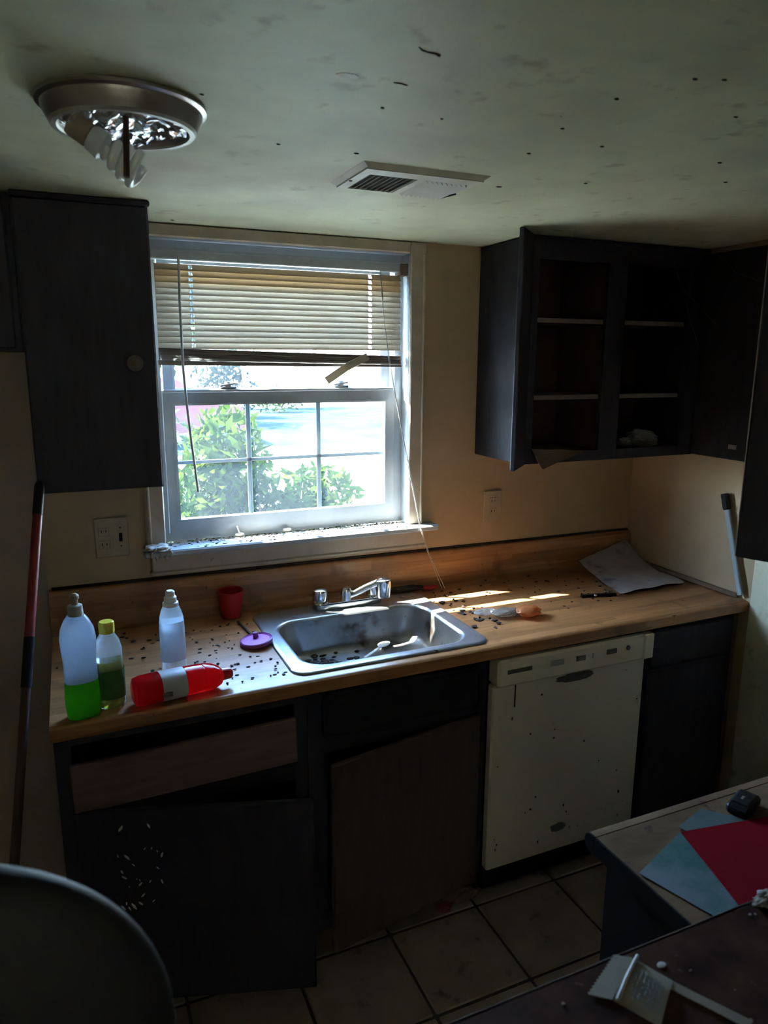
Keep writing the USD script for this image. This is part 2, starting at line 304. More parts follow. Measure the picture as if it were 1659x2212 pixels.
obj('sill', cbox((.288, -.062, 1.139), (1.342, .05, 1.16), .005), 'vinyl', w, label='chipped white window sill')
obj('apron', cat_([cbox((.312, -.018, 1.075), (1.305, 0, 1.139), .004), cbox((.306, -.024, 1.068), (1.311, 0, 1.082), .004)]), 'trim_paint', w)
obj('frame', cat_([frame_xz(.362, 1.16, 1.235, 2.125, [(.382, 1.19, 1.206, 2.10)], .055, .115)]), 'vinyl', w)
def sash(x0, x1, z0, z1, g, y0, y1):
    s = obj('sash', cat_([frame_xz(x0, z0, x1, z1, [g], y0, y1), frame_xz(g[0] - .008, g[1] - .008, g[2] + .008, g[3] + .008, [(g[0], g[1], g[2], g[3])], y0 - .003, y0)]), 'vinyl', w)
    ym = (y0 + y1) / 2
    obj('pane', cbox((g[0] - .004, ym - .006, g[1] - .004), (g[2] + .004, ym - .004, g[3] + .004), .0005), 'pane', s)
    gm = 'muntin_dark' if z0 < 1.4 else 'vinyl'  # upper muntins coloured lighter: the sun on them is in the colour
    for x in (.663, .915): obj('muntin', cbox((x - .008, ym + .001, g[1]), (x + .008, ym + .006, g[3]), .001), gm, s)
    zz = 1.424 if z0 < 1.4 else 1.86
    obj('muntin', cbox((g[0], ym + .001, zz - .006), (g[2], ym + .006, zz + .006), .001), gm, s)
    return s
lower = sash(.384, 1.204, 1.188, 1.662, (.421, 1.234, 1.167, 1.614), .052, .078)
obj('check_rail_cap', cbox((.386, .044, 1.655), (1.200, .056, 1.666), .003), 'vinyl', lower)
sash(.392, 1.198, 1.625, 2.10, (.429, 1.668, 1.160, 2.06), .084, .110)
for x in (.598, .998):
    obj('sash_lock', cat_([cbox((x - .03, .048, 1.666), (x + .028, .072, 1.674), .003), bar((x - .028, .058, 1.676), (x + .024, .05, 1.684), .012, .006), lathe([(0, 1.690), (.011, 1.689), (.012, 1.672), (0, 1.672)], (x, .06, 0), 16)]), 'vinyl', lower)

# debris along the sill
P = []
for k in range(420):
    x = rng.uniform(.35, 1.22); y = rng.uniform(.0, .05) if rng.random() < .75 else rng.uniform(-.05, .05)
    P.append(blob((x, y, 1.1615), rng.uniform(.0015, .005, 3) * V([1.3, 1.3, .6]), k, sub=1))
obj('sill_debris', cat_(P[:90]), 'crumb', label='dark crumbs and dead insects along the window sill', cat='debris', kind='stuff')
obj('sill_flake', cat_(P[90:]), 'fleck_pale', label='pale paint flakes scattered over the window sill', cat='debris', kind='stuff')
P = [blob((.335 + rng.normal(0, .022), -.045 + rng.normal(0, .014), 1.163 + .012 * rng.random()), rng.uniform(.006, .016, 3) * V([1.3, 1, .55]), 900 + k, sub=1) for k in range(26)]
P += [blob((.31 + k * .015, -.0655, 1.150 - .012 * (k % 2)), (.005, .004, .012), 940 + k, sub=1) for k in range(5)]
obj('plaster_pile', cat_(P), 'fleck_pale', label='heap of peeled paint and plaster on the left end of the sill', cat='debris', kind='stuff')
for k, (x, y) in enumerate(((.612, .03), (.782, .034))):
    t = thing('sill_chip', ('upright white plaster chip on the sill, left of the middle', 'flat pale chip on the sill against the middle of the sash')[k], 'chip', (x, y, 1.1612))
    obj('chip_body', blob((x, y, 1.171), (.016, .006, .008), 50 + k, sub=2), 'fleck_pale', t)
    if k == 0: obj('chip_spike', bar((x, y, 1.17), (x - .008, y, 1.200), .008, .004), 'fleck_pale', t)

# ------------------------------------------------------------------ mini blind
bl = thing('window_blind', 'cream mini blind half raised in the window with a broken slat', 'blind', (.8, .03, 1.745))
obj('headrail', cat_([cbox((.368, .014, 2.064), (1.228, .046, 2.094), .003), cbox((.368, .012, 2.088), (1.228, .016, 2.096), .001)]), 'vinyl', bl)
obj('bracket', cbox((1.205, .008, 2.052), (1.2345, .048, 2.092), .002), 'liner', bl)
def slat(z, tilt, x0=.378, x1=1.214, dz=0., holes=True, m='slat', y=.030):
    p = sbox(x0, -.0125, x1, .0125)
    if holes:
        for hx in (.487, 1.098): p = p.difference(sbox(hx - .006, -.007, hx + .006, .008))
    g = extr(p, .0006); v = g.vertices.copy()
    crown = .0018 * (1 - (v[:, 1] / .0125) ** 2)
    q = np.stack([v[:, 0], v[:, 1], v[:, 2] + crown], 1); a = math.radians(tilt)
    g.vertices = np.stack([q[:, 0], y + q[:, 1] * math.cos(a) - q[:, 2] * math.sin(a), z + q[:, 1] * math.sin(a) + q[:, 2] * math.cos(a) + dz * (v[:, 0] - .8)], 1)
    obj('slat', g, m, bl)
zs = np.linspace(2.043, 1.805, 14)
for i, z in enumerate(zs): slat(z, 55 + rng.uniform(-1.5, 1.5), dz=.002 * i / 13, m='slat_tan' if i < 3 else 'slat')
for i in range(13):
    zl, zr = 1.7960 - .0030 * i, 1.7740 - .0022 * i; dy = rng.uniform(-.002, .002)
    sl = cbox((.378, .0175 + dy, -.0014), (1.214, .0425 + dy, .0014), .0005); v = sl.vertices.copy(); v[:, 2] += zl + (zr - zl) * (v[:, 0] - .378) / .836; sl.vertices = v
    obj('slat', sl, 'slat_dark', bl)
br_ = cbox((.376, .017, 0), (1.216, .043, 1), .0001); v = br_.vertices.copy(); k = (v[:, 0] - .376) / .84; v[:, 2] = np.where(v[:, 2] > .5, 1.7585 - .0130 * k, 1.7440 - .0065 * k); br_.vertices = v
obj('bottom_rail', br_, 'slat_dark', bl)
obj('broken_slat', cat_([bar((1.085, .016, 1.775), (.995, .004, 1.735), .026, .003, (0, -1, .3)), bar((.997, .004, 1.736), (.921, -.012, 1.692), .026, .003, (0, -1, .3))]), 'slat', bl, label='broken slat hanging out of the blind')
obj('wand', tube([(.450, .006, 2.075), (.447, .002, 1.95), (.446, 0, 1.742), (.452, 0, 1.62), (.462, 0, 1.48), (.474, -.002, 1.335)], .0042, 8), 'cap_grey', bl, smooth=True)
for off in (0, .004):
    obj('lift_cord', tube([(1.125 + off, .006, 2.07), (1.14, .002, 1.90), (1.159 + off, 0, 1.759), (1.20, -.006, 1.55), (1.231 + off, -.012, 1.392), (1.258 + off, -.068, 1.158), (1.285 + off, -.085, 1.06), (1.332 + off * 3, -.113, .925)], .0011, 6), 'cap_grey', bl)
for hx in (.487, 1.098):
    for dy in (.018, .043): obj('ladder_string', tube([(hx, dy, 2.066), (hx, dy, 1.79)], .0006, 5), 'slat', bl)

# ------------------------------------------------------------------ ceiling lamp, vent, marks
LC = (.222, -1.055)
lamp = thing('ceiling_light', 'bare brushed metal ceiling light with spiral bulb and no shade', 'ceiling light', (*LC, CEIL))
obj('pan', lathe([(.126, CEIL), (.131, CEIL - .003), (.131, CEIL - .008), (.124, CEIL - .011), (.123, CEIL - .016), (.116, CEIL - .030), (.113, CEIL - .036), (.100, CEIL - .037), (.098, CEIL - .032), (.092, CEIL - .031), (.090, CEIL - .024), (0, CEIL - .022)], (*LC, 0), 64), 'nickel', lamp, smooth=40)
obj('lower_rim', lathe([(.1135, CEIL - .036), (.110, CEIL - .0405), (.102, CEIL - .0405), (.0995, CEIL - .037), (.1135, CEIL - .036)], (*LC, 0), 64), 'nickel_edge', lamp, smooth=50)
n = 60; t = np.linspace(0, 2 * math.pi, n, endpoint=False); rings = []
for i, rr in enumerate(np.linspace(.004, .097, 22)):
    p = np.stack([LC[0] + rr * np.cos(t), LC[1] + rr * np.sin(t), np.full(n, CEIL - .036)], 1)
    q = meshkit.fbm(p * 36, 3, 3); q2 = meshkit.noise(p * 110, 9)
    p[:, 2] += -.022 + .040 * q + .008 * q2; p[:, 2] = np.minimum(p[:, 2], CEIL - .025); rings.append(p)
obj('foil', loft(rings, False), 'foil', lamp)
b0, b1 = V([.150, -1.068, 2.120]), V([.238, -1.075, 2.062]); d = (b1 - b0) / np.linalg.norm(b1 - b0)
obj('socket', tube([b0 - d * .012, b0 - d * .004, b0 + d * .020], [.017, .019, .019], 20), 'socket_tan', lamp, smooth=40)
obj('ballast', tube([b0 + d * .0205, b0 + d * .025, b0 + d * .044, b0 + d * .050], [.016, .0205, .0235, .016], 24), 'porcelain', lamp, smooth=40)
a = np.cross(d, [0, 0, 1.]); a /= np.linalg.norm(a); e = np.cross(d, a); s = np.linspace(0, 1, 110); ph = s * 2 * math.pi * 3.6
path = b0 + d * .048 + d * (s[:, None] * .060) + (.010 + .014 * np.sin(np.clip(s * 1.25, 0, 1) * math.pi / 2))[:, None] * (np.cos(ph)[:, None] * a + np.sin(ph)[:, None] * e)
obj('spiral_tube', tube(path, .0072, 10), 'bulb_glass', lamp, smooth=True)
obj('threaded_rod', tube([(.2215, -1.098, CEIL - .028), (.219, -1.106, 2.101), (.215, -1.116, 2.043)], .0048, 12), 'rust', lamp, smooth=40, label='rusty threaded rod')

vx0, vx1, vy0, vy1 = .700, 1.005, -.905, -.695
vent = thing('air_vent', 'cream metal air register with two louvred halves on the ceiling', 'air vent', ((vx0 + vx1) / 2, (vy0 + vy1) / 2, CEIL))
pf = sbox(vx0 + .012, vy0 + .012, vx1 - .012, vy1 - .010)
for hx0, hx1 in ((.735, .850), (.868, .976)): pf = pf.difference(sbox(hx0, -.852, hx1, -.712))
obj('frame', plate_xy(pf, CEIL - .012, CEIL - .008), 'vent_paint', vent)
rim = []
for a_, b_ in (((vx0, vy0), (vx1, vy0)), ((vx1, vy0), (vx1, vy1)), ((vx1, vy1), (vx0, vy1)), ((vx0, vy1), (vx0, vy0))):
    rim.append(loft([V([(*(V(q) * s_ + V(((vx0 + vx1) / 2, (vy0 + vy1) / 2)) * (1 - s_)), z_) for s_, z_ in ((1, CEIL - .0005), (.90, CEIL - .0105), (.90, CEIL - .0085), (.98, CEIL - .0005))]) for q in (a_, b_)]))
obj('rim', cat_(rim), 'vent_paint', vent)
obj('duct', cbox((.725, -.862, CEIL - .0062), (.985, -.702, CEIL - .0002), .0003), 'vent_dark', vent)
for k in range(9): obj('louvre', rot(cbox((.7385 + k * .0132, -.852, CEIL - .0138), (.7392 + k * .0132, -.712, CEIL - .0068), .0002), 48, (0, 1, 0), (.739 + k * .0132, 0, CEIL - .010)), 'vent_paint', vent)
for k in range(9): obj('louvre', rot(cbox((.870 + k * .0122, -.852, CEIL - .0175), (.8715 + k * .0122, -.712, CEIL - .0065), .0002), -40, (0, 1, 0), (.872 + k * .0122, 0, CEIL - .012)), 'vent_paint', vent)
for x, y in ((.717, -.783), (.992, -.760)): obj('screw', lathe([(.004, CEIL - .012), (.0035, CEIL - .0135), (0, CEIL - .014)], (x, y, 0), 10), 'rust', vent)
obj('lever', bar((.975, -.72, CEIL - .014), (.99, -.77, CEIL - .0135), .004, .004), 'vent_dark', vent)
spk = [(1.075, -.825, 7), (.666, -.949, 5), (.976, -1.09, 4), (.939, -1.246, 4), (.508, -.946, 4), (.608, -1.214, 3), (.33, -1.155, 3), (.971, -1.512, 4), (1.012, -1.527, 4), (.924, -1.401, 4), (1.372, -1.195, 5), (1.519, -1.079, 5), (1.163, -1.416, 4), (1.075, -1.187, 4), (.721, -1.205, 2.5), (1.236, -.939, 5), (.428, -.064, 5)]
spk_l = ['largest dark speck on the ceiling, just right of the air vent', 'dark speck on the ceiling beside the far left corner of the air vent', 'dark speck on the ceiling a little right of the vent, nearer the camera', 'speck on the ceiling straight above the speck right of the vent', 'lone speck on the ceiling midway between lamp and air vent', 'small speck on the ceiling between the lamp and the white patch', "speck on the ceiling next to the lamp's right rim", 'left one of two specks high on the ceiling at right', 'right one of two specks high on the ceiling at right', 'faint speck on the ceiling below the pair high at right', 'speck on the ceiling above the right end of the open cabinet', "speck on the ceiling closest to the open cabinet's right end", 'speck on the ceiling nearest the right edge of the photo', 'reddish dark speck on the ceiling halfway between vent and right edge', 'tiniest speck on the ceiling under the short cobweb streak', 'speck on the ceiling above the left end of the open cabinet', 'speck on the ceiling close to the top of the window frame']
for k, (x, y, r) in enumerate(spk):
    obj('dirt_speck', blob((x, y, CEIL - .0008), (r * .0011, r * .0007, .0012), 70 + k, sub=1), 'crumb', label=spk_l[k], cat='speck', group='specks scattered over the ceiling')
obj('dirt_streak', tube([(.559, -1.447, CEIL - .0005), (.567, -1.440, CEIL - .0006), (.577, -1.437, CEIL - .0006), (.588, -1.438, CEIL - .0006), (.596, -1.434, CEIL - .0005)], [.0006, .0012, .0008, .0016, .0022], 6), 'crumb', label='longer dark cobweb streak on the ceiling, nearest the top of the photo', cat='cobweb')
obj('dirt_streak', tube([(.580, -1.320, CEIL - .0005), (.592, -1.322, CEIL - .0006), (.603, -1.318, CEIL - .0005)], [.0006, .0012, .0008], 6), 'crumb', label='short dark cobweb streak on the ceiling beside the white chip', cat='cobweb')
g_ = np.linspace(0, 2 * math.pi, 28, endpoint=False)
obj('plaster_patch', plate_xy(Polygon([(.509 + .017 * math.cos(a_) * (1 + .12 * math.sin(3 * a_)), -1.317 + .0105 * math.sin(a_) * (1 + .1 * math.cos(2 * a_))) for a_ in g_]), CEIL - .0009, CEIL - .0001), 'plaster_white', label='oval white patch of filler on the ceiling', cat='patch')

# ------------------------------------------------------------------ wall cabinets
lc = thing('wall_cabinet', 'dark flat-door wall cabinet left of the window with a wooden knob', 'cabinet', (.17, -.15, 1.411))
obj('body', cbox((.012, -.297, 1.411), (.300, -.002, 2.150), .002), 'dark_wood', lc)
obj('side_panel', cbox((.012, -.300, 1.411), (.333, -.002, 1.425), .002), 'dark_wood', lc)
obj('face_frame', frame_xz(.012, 1.411, .333, 2.152, [(.05, 1.45, .295, 2.11)], -.300, -.297), 'dark_wood', lc)
dr = obj('door', cbox((.014, -.318, 1.414), (.331, -.3005, 2.149), .004), 'dark_wood', lc)
obj('crown', cat_([cbox((.010, -.322, 2.150), (.337, -.30, 2.1635), .003)]), 'dark_wood', lc)
obj('knob', cat_([rot(lathe([(.0, 0), (.021, 0), (.0215, .003), (.018, .0055), (.0065, .007), (.0065, .012), (.012, .018), (.011, .024), (.005, .027), (0, .0272)], (0, 0, 0), 24), 90, (1, 0, 0), (0, 0, 0)).apply_translation((.276, -.3182, 1.752))]), 'knob_wood', dr, smooth=40, label='round turned knob with a lighter ring')
oc = thing('overhead_cabinet', 'short dark cabinet high above the empty appliance gap at left', 'cabinet', (-.45, -.15, 1.78))
obj('body', cbox((XL + .003, -.297, 1.78), (.010, -.002, 2.158), .002), 'dark_wood', oc)
for x0, x1 in ((-.93, -.475), (-.468, -.004)): obj('door', cbox((x0, -.316, 1.787), (x1, -.2975, 2.15), .004), 'dark_wood', oc)

rc = thing('wall_cabinet', 'open dark wall cabinet right of the window with bare shelves', 'cabinet', (1.9, -.15, 1.41))
RX0, RX1, RZ0, RZ1 = 1.519, 2.302, 1.411, 2.160
obj('side_panel', cbox((RX0, -.297, RZ0), (RX0 + .016, -.002, RZ1), .002), 'dark_wood_worn', rc, label='scuffed side panel catching bluish window light')
obj('side_panel', cbox((RX1 - .016, -.297, RZ0), (RX1, -.002, RZ1), .002), 'dark_wood', rc)
obj('back_panel', cbox((RX0 + .016, -.010, RZ0), (RX1 - .016, -.003, RZ1), .001), 'cabinet_inside', rc)
obj('bottom_panel', cbox((RX0 + .016, -.297, RZ0 + .012), (RX1 - .016, -.010, RZ0 + .028), .001), 'cabinet_inside', rc)
obj('top_panel', cbox((RX0 + .016, -.297, RZ1 - .02), (RX1 - .016, -.010, RZ1 - .003), .001), 'cabinet_inside', rc)
obj('face_frame', frame_xz(RX0, RZ0, RX1, RZ1, [(1.560, 1.447, 1.848, 2.090), (1.930, 1.447, 2.224, 2.090)], -.315, -.298), 'dark_wood', rc)
obj('divider', cbox((1.878, -.297, RZ0 + .028), (1.895, -.012, RZ1 - .02), .001), 'cabinet_inside', rc)
for z in (1.645, 1.905):
    for x0, x1 in ((RX0 + .017, 1.877), (1.896, RX1 - .017)):
        s = obj('shelf', cbox((x0, -.285, z - .016), (x1, -.012, z), .001), 'cabinet_inside', rc)
        obj('shelf_edge', cbox((x0, -.289, z - .016), (x1, -.2855, z), .001), 'raw_edge', s, label='pale raw front edge')
obj('crown', cat_([cbox((RX0 - .004, -.322, RZ1 - .012), (RX1, -.298, RZ1 + .002), .003)]), 'dark_wood', rc)
hx, hy = RX0 + .004, -.317
obj('door', bar((hx, hy, (RZ0 + RZ1) / 2), (1.414, -.421, (RZ0 + RZ1) / 2), RZ1 - RZ0 + .004, .017, (1, -1, 0), .003), 'dark_wood', rc, label='narrow door leaf swung outwards at the left corner')
rd = obj('door', cbox((2.284, -.70, RZ0 + .004), (2.3005, -.322, RZ1 - .016), .003), 'dark_wood_worn', rc, label='door folded back along the right wall')
obj('hinge_plate', cbox((2.281, -.535, 1.453), (2.284, -.500, 1.470), .001), 'tissue', rd)
ln = thing('shelf_liner', 'torn brown shelf paper hanging over the edge of the open cabinet', 'shelf paper', (1.66, -.3, 1.42))
obj('liner_flap', sheet([(1.552, -.318, 1.462), (1.790, -.318, 1.446), (1.640, -.345, 1.412), (1.580, -.350, 1.393)], .0012, 12, 8, .012, 4, 18), 'liner', ln)
obj('liner_sheet', sheet([(1.565, -.312, 1.4395), (1.80, -.312, 1.4395), (1.80, -.12, 1.4395), (1.565, -.12, 1.4395)], .0012, 8, 8, .002, 5, 18), 'liner', ln)
t = thing('crumpled_cup', 'crumpled pale paper cup lying in the open cabinet, right bay', 'cup', (2.13, -.2, 1.44))
obj('cup_body', rot(blob((2.145, -.21, 1.474), (.070, .045, .034), 31, .4, 2.5, 3), 8, (0, 1, 0), (2.1, -.2, 1.47)), 'tissue', t)
obj('cup_flap', blob((2.05, -.23, 1.458), (.032, .03, .018), 32, .5, 3., 2), 'tissue', t)

# cobweb strands from the open cabinet to the door at right
cw = obj('cobweb', cat_([tube([(2.11, -.325, 2.14), (2.16, -.335, 2.02), (2.20, -.345, 1.92), (2.25, -.36, 1.80)], .0005, 4), tube([(2.28, -.36, 2.15), (2.27, -.46, 2.07), (2.275, -.56, 2.03)], .0005, 4), tube([(2.16, -.335, 2.02), (2.21, -.36, 1.97), (2.27, -.42, 1.88)], .0004, 4)]), 'label_white_b', label='thin cobweb strands across the corner of the open cabinet', cat='cobweb', kind='stuff')

# ------------------------------------------------------------------ outlets
t = thing('wall_plate', 'two-gang wall plate with outlet and switch left of the window', 'outlet', (.197, -.003, 1.206))
pp = obj('plate', cbox((.146, -.007, 1.143), (.248, -.0005, 1.272), .003), 'plate_ivory', t)
for dz in (-.021, .021):
    r_ = obj('receptacle', cbox((.157, -.0095, 1.206 + dz - .014), (.191, -.007, 1.206 + dz + .014), .004), 'plate_ivory', t)
    for sx2, h in ((-.007, .009), (.007, .007)): obj('slot', cbox((.174 + sx2 - .0013, -.0098, 1.208 + dz - h / 2), (.174 + sx2 + .0013, -.0092, 1.208 + dz + h / 2), .0001), 'black_plastic', r_)
obj('toggle', cat_([cbox((.2185, -.0085, 1.193), (.2285, -.007, 1.220), .0005), rot(cbox((.2195, -.019, 1.203), (.2275, -.007, 1.211), .002), -25, (1, 0, 0), (.22, -.007, 1.207))]), 'black_plastic', t, label='dark switch toggle')
for dz in (-.03, .03): obj('screw', cbox((.221, -.0085, 1.2055 + dz), (.226, -.007, 1.2095 + dz), .0008), 'rust', t)
t = thing('wall_outlet', 'single cream wall outlet under the open cabinet right of the window', 'outlet', (1.607, -.003, 1.2))
obj('plate', cbox((1.567, -.007, 1.137), (1.648, -.0005, 1.262), .003), 'plate_ivory', t)
for dz in (-.021, .021):
    r_ = obj('receptacle', cbox((1.590, -.0095, 1.2 + dz - .014), (1.625, -.007, 1.2 + dz + .014), .004), 'plate_ivory', t)
    for sx2, h in ((-.007, .009), (.007, .007)): obj('slot', cbox((1.6075 + sx2 - .0013, -.0098, 1.202 + dz - h / 2), (1.6075 + sx2 + .0013, -.0092, 1.202 + dz + h / 2), .0001), 'black_plastic', r_)

# ------------------------------------------------------------------ countertop and sink
Z = .915; CF = -.645
CFX = lambda x: -.662 + .022 * x / 2.3
SX0, SY0, SX1, SY1 = .610, -.615, 1.240, -.090
ct = thing('countertop', 'wood-look laminate worktop with backsplash along the window wall', 'countertop', (1.15, -.3, .877))
hole = Polygon(rrect(SX0 + .02, SY0 + .02, SX1 - .02, SY1 - .02, .05))
obj('worktop', plate_xy(Polygon([(.002, CFX(0) + .012), (XR - .002, CFX(2.3) + .012), (XR - .002, -.022), (.002, -.022)]).difference(hole), .877, Z), 'counter_wood', ct)
nose = [(.013, Z), (.006, Z - .001), (.001, Z - .005), (0, Z - .011), (0, .880), (.002, .8765), (.013, .8765)]
obj('front_edge', loft([V([(x, CFX(x) + y, z) for y, z in nose]) for x in (.002, XR - .002)]), 'counter_wood', ct, smooth=40)
bs = [(-.022, Z - .01), (-.022, Z + .014), (-.022, 1.026), (-.019, 1.037), (-.014, 1.041), (-.002, 1.041), (-.002, Z - .01)]
obj('backsplash', loft([V([(x, y, z + (.012 * (1 - x / 2.3) if z > 1 else 0)) for y, z in bs]) for x in (.002, XR - .002)]), 'counter_wood', ct, smooth=40)
cove = [(-.022, Z), (-.022, Z + .016), (-.026, Z + .007), (-.032, Z + .002), (-.042, Z)]
obj('cove_strip', loft([V([(x, y, z) for y, z in cove]) for x in (.002, XR - .002)]), 'counter_wood', ct, smooth=40)
obj('caulk', loft([V([(x, y, z + .012 * (1 - x / 2.3)) for y, z in ((-.0005, 1.0415), (-.0005, 1.050), (-.006, 1.048), (-.006, 1.0415))]) for x in (.01, XR - .004)]), 'crumb', ct, label='grimy dark caulk line')
obj('dark_strip', cbox((XR - .022, -.60, Z + .0005), (XR - .0015, -.03, Z + .016), .004), 'liner', ct, label='dark strip along the right wall')  # dark strip laid on the worktop along the right wall

sk = thing('kitchen_sink', 'single-bowl stainless steel drop-in sink under the window', 'sink', (.925, -.35, .78))
def ring(x0, y0, x1, y1, r, z): p = rrect(x0, y0, x1, y1, r, 10); return np.column_stack([p, np.full(len(p), z)])
BX0, BY0, BX1, BY1 = .662, -.570, 1.188, -.205
obj('rim', loft([ring(SX0, SY0, SX1, SY1, .045, Z + .0006), ring(SX0 + .002, SY0 + .002, SX1 - .002, SY1 - .002, .045, Z + .0055), ring(SX0 + .010, SY0 + .010, SX1 - .010, SY1 - .010, .04, Z + .0075),
                 ring(SX0 + .018, SY0 + .018, SX1 - .018, SY1 - .018, .04, Z + .006), ring(BX0 - .012, BY0 - .012, BX1 + .012, BY1 + .012, .085, Z + .005), ring(BX0 - .004, BY0 - .004, BX1 + .004, BY1 + .004, .078, Z + .003), ring(BX0, BY0, BX1, BY1, .075, Z - .004)], False), 'steel', sk, smooth=50)
fz = .795
rings = [ring(BX0, BY0, BX1, BY1, .075, Z - .004), ring(BX0 + .006, BY0 + .005, BX1 - .006, BY1 - .005, .075, Z - .045), ring(BX0 + .014, BY0 + .012, BX1 - .014, BY1 - .012, .075, fz + .05),
         ring(BX0 + .020, BY0 + .018, BX1 - .020, BY1 - .018, .075, fz + .022), ring(BX0 + .034, BY0 + .032, BX1 - .034, BY1 - .032, .07, fz + .007), ring(BX0 + .06, BY0 + .06, BX1 - .06, BY1 - .06, .06, fz + .001)]
c0 = V([.815, -.325]); last = rings[-1][:, :2]
for k in (.6, .25): rings.append(np.column_stack([c0 + (last - c0) * k, np.full(len(last), fz - .004 * (1 - k))]))
th = np.arctan2(*(last - c0).T[::-1]); rings.append(np.column_stack([c0 + .042 * np.stack([np.cos(th), np.sin(th)], 1), np.full(len(last), fz - .005)]))
obj('bowl', loft(rings, False), 'bowl_steel', sk, smooth=60)
obj('drain', lathe([(.046, fz - .003), (.044, fz - .001), (.036, fz - .003), (.034, fz - .012), (.0, fz - .014)], (*c0, 0), 32), 'black_plastic', sk, smooth=40)
P = [blob((c0[0] + rng.normal(0, .055), c0[1] + rng.normal(0, .05), fz + .006), rng.uniform(.003, .010, 3) * V([1.4, 1.2, .5]), 300 + k, sub=1) for k in range(60)]
obj('grime', cat_(P), 'crumb', sk, kind='stuff')
t = thing('plastic_spoon', 'white plastic spoon lying in the sink bowl', 'spoon', (.98, -.28, fz))
# placed on the bowl floor
sp0, sp1 = V([.930, -.335, fz + .012]), V([1.030, -.262, fz + .014]); dd = (sp1 - sp0) / np.linalg.norm(sp1 - sp0)
obj('handle', bar(sp0, sp1 - dd * .02, .011, .003), 'white_plastic', t)
bowl_ = blob((0, 0, 0), (.030, .018, .004), 1, .05); bowl_ = rotz(bowl_, math.degrees(math.atan2(dd[1], dd[0])), (0, 0, 0)); bowl_.apply_translation(sp1 + V([0, 0, .002]))
obj('bowl', bowl_, 'white_plastic', t, smooth=True)

fc = thing('faucet', 'chrome two-handle kitchen faucet behind the sink bowl', 'faucet', (.945, -.128, Z + .0065))
FZ = Z + .0066
pl = Polygon(rrect(.825, -.155, 1.075, -.100, .027))
obj('base', cat_([plate_xy(pl, FZ, FZ + .016), plate_xy(pl.buffer(-.005), FZ + .016, FZ + .020)]), 'chrome', fc)
for x in (.848, 1.050):
    obj('handle', lathe([(.030, FZ + .020), (.029, FZ + .026), (.0255, FZ + .030), (.027, FZ + .055), (.024, FZ + .066), (.015, FZ + .071), (0, FZ + .072)], (x, -.128, 0), 28), 'chrome', fc, smooth=40)
obj('hub', lathe([(.021, FZ + .020), (.020, FZ + .042), (.0185, FZ + .048), (.0185, FZ + .058), (.014, FZ + .064), (0, FZ + .065)], (.944, -.128, 0), 28), 'chrome', fc, smooth=40)
sp = obj('spout', tube([(.950, -.130, FZ + .030), (.975, -.140, FZ + .042), (1.01, -.152, FZ + .062), (1.045, -.165, FZ + .078), (1.062, -.171, FZ + .081)], [.014, .0135, .013, .014, .016], 16), 'chrome', fc, smooth=40)
obj('spout_head', lathe([(0, FZ + .026), (.024, FZ + .027), (.026, FZ + .036), (.029, FZ + .076), (.028, FZ + .088), (.023, FZ + .0925), (0, FZ + .094)], (1.066, -.172, 0), 28), 'chrome', sp, smooth=40)

# ------------------------------------------------------------------ things on the counter
def oval(parent, name, c, prof, m, n=40, p=2.5, a=0., smooth=45, cap=True):
    return obj(name, loft([sring(c[0], c[1], z, rx, ry, n, p, a) for z, rx, ry in prof], cap), m, parent, smooth=smooth)
g = (.080, -.622)
t = thing('soap_bottle', 'tall white squeeze bottle part full of green liquid at the counter end', 'bottle', (*g, Z))
oval(t, 'lower_body', g, [(Z, .032, .021), (Z + .003, .037, .026), (Z + .03, .040, .029), (Z + .07, .039, .029), (Z + .095, .038, .029)], 'green_soap', a=.15)
oval(t, 'upper_body', g, [(Z + .095, .038, .029), (Z + .14, .037, .029), (Z + .17, .039, .030), (Z + .20, .0405, .030), (Z + .225, .037, .028), (Z + .245, .028, .024), (Z + .258, .019, .018)], 'frosted', a=.15)
obj('collar', lathe([(.0165, Z + .256), (.0175, Z + .262), (.0165, Z + .282), (.011, Z + .284), (0, Z + .284)], (*g, 0), 24), 'cap_grey', t, smooth=40)
obj('nozzle', lathe([(.008, Z + .283), (.0075, Z + .296), (.0105, Z + .298), (.0105, Z + .306), (.006, Z + .310), (0, Z + .311)], (*g, 0), 20), 'plate_ivory', t, smooth=40)
g = (.146, -.588)
t = thing('soap_bottle', 'clear bottle with yellow cap and green liquid behind the tall white one', 'bottle', (*g, Z))
oval(t, 'liquid', g, [(Z + .002, .027, .022), (Z + .008, .0305, .025), (Z + .10, .030, .025), (Z + .122, .029, .0245)], 'green_liquid', a=.1)
oval(t, 'bottle_body', g, [(Z, .028, .023), (Z + .006, .0325, .027), (Z + .10, .032, .027), (Z + .150, .0315, .0265), (Z + .172, .027, .023), (Z + .188, .018, .017), (Z + .196, .0155, .0155)], 'clear_plastic', a=.1)
obj('cap', lathe([(.0175, Z + .192), (.0185, Z + .195), (.0185, Z + .218), (.016, Z + .221), (0, Z + .221)], (*g, 0), 28), 'yellow_cap', t, smooth=40)
oval(t, 'label_sticker', (g[0] + .002, g[1] - .0006), [(Z + .026, .0326, .0276), (Z + .100, .0324, .0275)], 'green_label', a=.1, cap=False)
g = (.314, -.462)
t = thing('soap_bottle', 'clear bottle with white cap standing upright mid counter', 'bottle', (*g, Z))
oval(t, 'bottle_body', g, [(Z, .028, .022), (Z + .005, .033, .026), (Z + .05, .033, .026), (Z + .11, .0325, .026), (Z + .145, .0315, .025), (Z + .165, .031, .024), (Z + .185, .026, .021), (Z + .200, .019, .017)], 'clear_plastic', a=.2)
